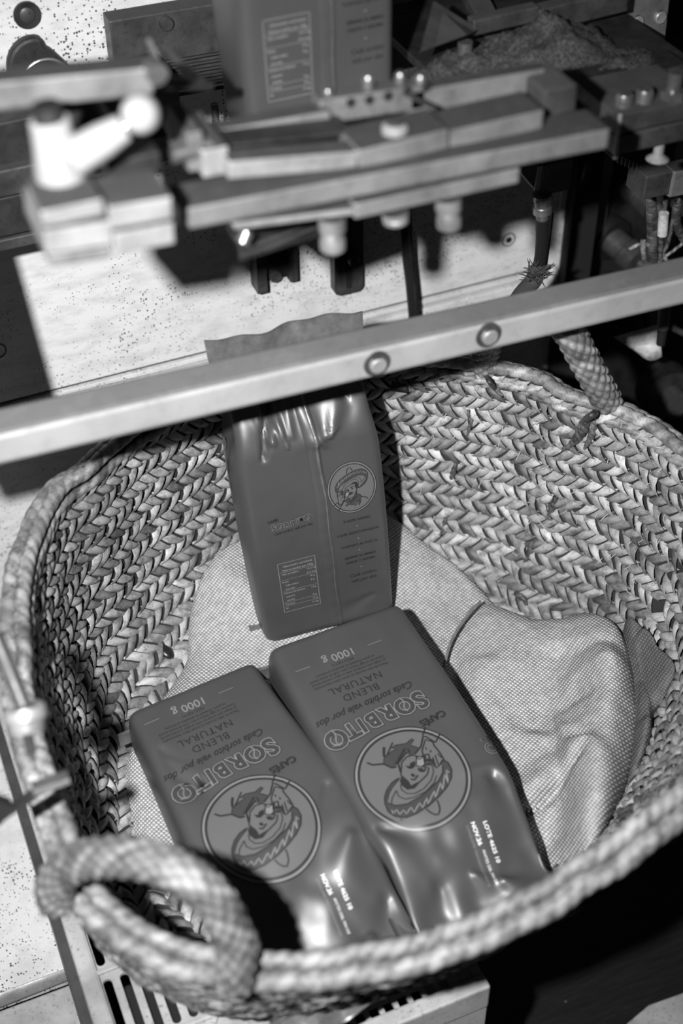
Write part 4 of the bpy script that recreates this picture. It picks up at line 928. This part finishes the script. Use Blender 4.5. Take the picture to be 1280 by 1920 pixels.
hz = MB(); P = spline([W(1105, 300, Y=1.12), W(1095, 330, Y=1.13), W(1080, 380, Y=1.14), W(1085, 420, Y=1.14)], 14); hz.tube([p for p in P], [.004+.0008*(i % 2) for i in range(len(P))], 10); hz.build('corrugated_hose', 'black', label='thin black corrugated hose behind the fitting bracket', cat='hose')
cb = empty('cable_bundle', W(1225, 450, Y=1.0), 'bundle of braided and plain cables hanging at the right edge', 'cable')
for pts, r, mt in (([(1248, 370), (1240, 430), (1238, 480), (1236, 560), (1240, 620)], .0028, 'cable'), ([(1275, 370), (1262, 410), (1250, 460), (1228, 492), (1205, 520)], .0022, 'cable'), ([(1300, 440), (1262, 470), (1235, 490), (1208, 520)], .0018, 'palepaper'), ([(1178, 468), (1200, 458), (1225, 462), (1243, 478), (1250, 492)], .0022, 'palepaper'),
                   ([(1205, 450), (1207, 480), (1214, 505), (1225, 530)], .0030, 'palepaper'), ([(1220, 370), (1222, 430), (1224, 520)], .0058, 'cable'), ([(1270, 380), (1268, 420), (1290, 460)], .0050, 'cable')):
    coil('cable', spline([W(x, y, Y=1.0) for x, y in pts], 8), r, .004, 'strip' if mt == 'palepaper' else 'darkrope', cb, closed=False, n=8, strands=2, depth=.15)
p = W(1244, 400, Y=.995); q = W(1241, 440, Y=.995); MB().tube([p, q], .0052, 14).build('cable_label', 'palepaper', cb)
vb = empty('valve_block', W(1245, 345, Y=.93), 'dark valve block with a bright corner at the right edge', 'machine part')
J('block', (1212, 332), (1266, 321), .93, (1212, 374), dep=.03, mat='greymetal', parent=vb, bev=.0015)
J('bright_corner', (1264, 322), (1310, 313), .928, (1264, 370), dep=.02, mat='steel', parent=vb, bev=.002)
J('ribbed_top', (1155, 288), (1215, 318), .95, (1155, 298), dep=.03, mat='darkmetal', parent=vb)
for k in range(8): a = W(1160+7*k, 290+3.4*k, Y=.947); MB().tube([a, a-V((0, 0, .008))], .0011, 6).build('rib', 'greymetal', vb)
# right lower items
pp = empty('crumpled_paper', W(1200, 640, Y=1.0), 'crumpled pale paper tag hanging at the right under the rail', 'paper')
vs = []; rows = 9
for j in range(rows):
    for i in range(rows):
        u, v = i/(rows-1), j/(rows-1); top = V((1165+65*u, 612-6*u, 0)); bot = V((1205+38*u, 680-20*abs(u-.3)*2, 0)); lft = V((1150, 634, 0))
        x = (1150+85*u)+v*(1-u)*48+v*u*5; y = 632-24*u*(1-v)+v*(42-(u-.45)**2*40)+v*u*6-(1-u)*v*2
        vs.append(W(x, y, Y=1.0+.010*noise.noise(V((u*3, v*3, 1)))+.005*noise.noise(V((u*8, v*8, 4)))))
mb = MB().add(vs, [(j*rows+i, j*rows+i+1, (j+1)*rows+i+1, (j+1)*rows+i) for j in range(rows-1) for i in range(rows-1)]); mb.build('paper_sheet', 'palepaper', pp, smooth=True)
pr = empty('sensor_probe', W(1238, 600, Y=.97), 'black and grey sensor probe hanging beside the crumpled paper', 'sensor')
MB().tube([W(1247, 565, Y=.97), W(1242, 615, Y=.97)], .0062, 14).build('sleeve', 'cable', pr); MB().tube([W(1242, 614, Y=.97), W(1238, 645, Y=.97)], [.0052, .0048], 14).build('tip', 'black', pr)
MB().tube([W(1262, 615, Y=.99), W(1310, 640, Y=.99)], .0035, 12).build('side_pin', 'screw', pr)
kb = empty('dark_knob', W(1245, 720, Y=1.05), 'round dark knob and disc below the paper at the right', 'knob'); p = W(1240, 725, Y=1.08)
MB().tube([p, p+V((-.006, -.03, .008))], [.034, .030], 26).build('disc', 'darkmetal', kb); MB().tube([p+V((-.006, -.028, .008)), p+V((-.01, -.05, .012))], .014, 20).build('hub', 'greymetal', kb)
# ------------- left: rod with ferrule and cable tie on rim
rd = empty('hanging_rod', W(50, 1340, d=.86), 'blurred dark rod ending in a pale ferrule over the left rim', 'rod')
P = [W(-10, 1190, d=.86), W(20, 1262, d=.86), W(45, 1325, d=.86)]; MB().tube(P, .0052, 14).build('rod', 'greymetal', rd)
P = [W(44, 1322, d=.86), W(46, 1328, d=.86), W(50, 1348, d=.86), W(51, 1352, d=.86), W(52, 1372, d=.86)]; MB().tube(P, [.010, .0132, .0134, .0110, .0104], 22).build('ferrule', 'bright', rd)
MB().tube([W(52, 1372, d=.86), W(58, 1410, d=.87)], .0035, 12).build('pin', 'screw', rd)
ct = empty('cable_tie', W(65, 1480, d=.93), 'dark blurred cable tie strapped across the left rim', 'cable tie')
P = [W(-12, 1530, d=.90), W(20, 1505, d=.895), W(70, 1472, d=.89), W(112, 1445, d=.90), W(132, 1440, d=.93)]; P = spline(P, 6); mb = MB(); 
for a, b in zip(P, P[1:]): mb.frame(a, V((-.004, -.008, -.004)), V((0, .0015, -.0015)), b-a)
mb.build('strap', 'darkmetal', ct); a = W(8, 1500, d=.893); MB().tube([W(-14, 1535, d=.895), a], .0075, 4).build('head', 'black', ct)
a = W(95, 1468, d=.888); MB().box((a.x-.012, a.y-.004, a.z-.003), (a.x+.012, a.y+.004, a.z+.003)).build('bright_clip', 'bright', ct, bevel=.001)
ft = empty('bright_fastener', hit(760, 712, .01), 'thin bright needle pinned through the far wall of the basket', 'needle')
MB().tube([hit(755, 713, .012), hit(832, 711, .012)], .0007, 8).build('needle', 'screw', ft); MB().tube([hit(738, 708, .014), hit(775, 714, .014)], .0045, 10).build('grip', 'black', ft)
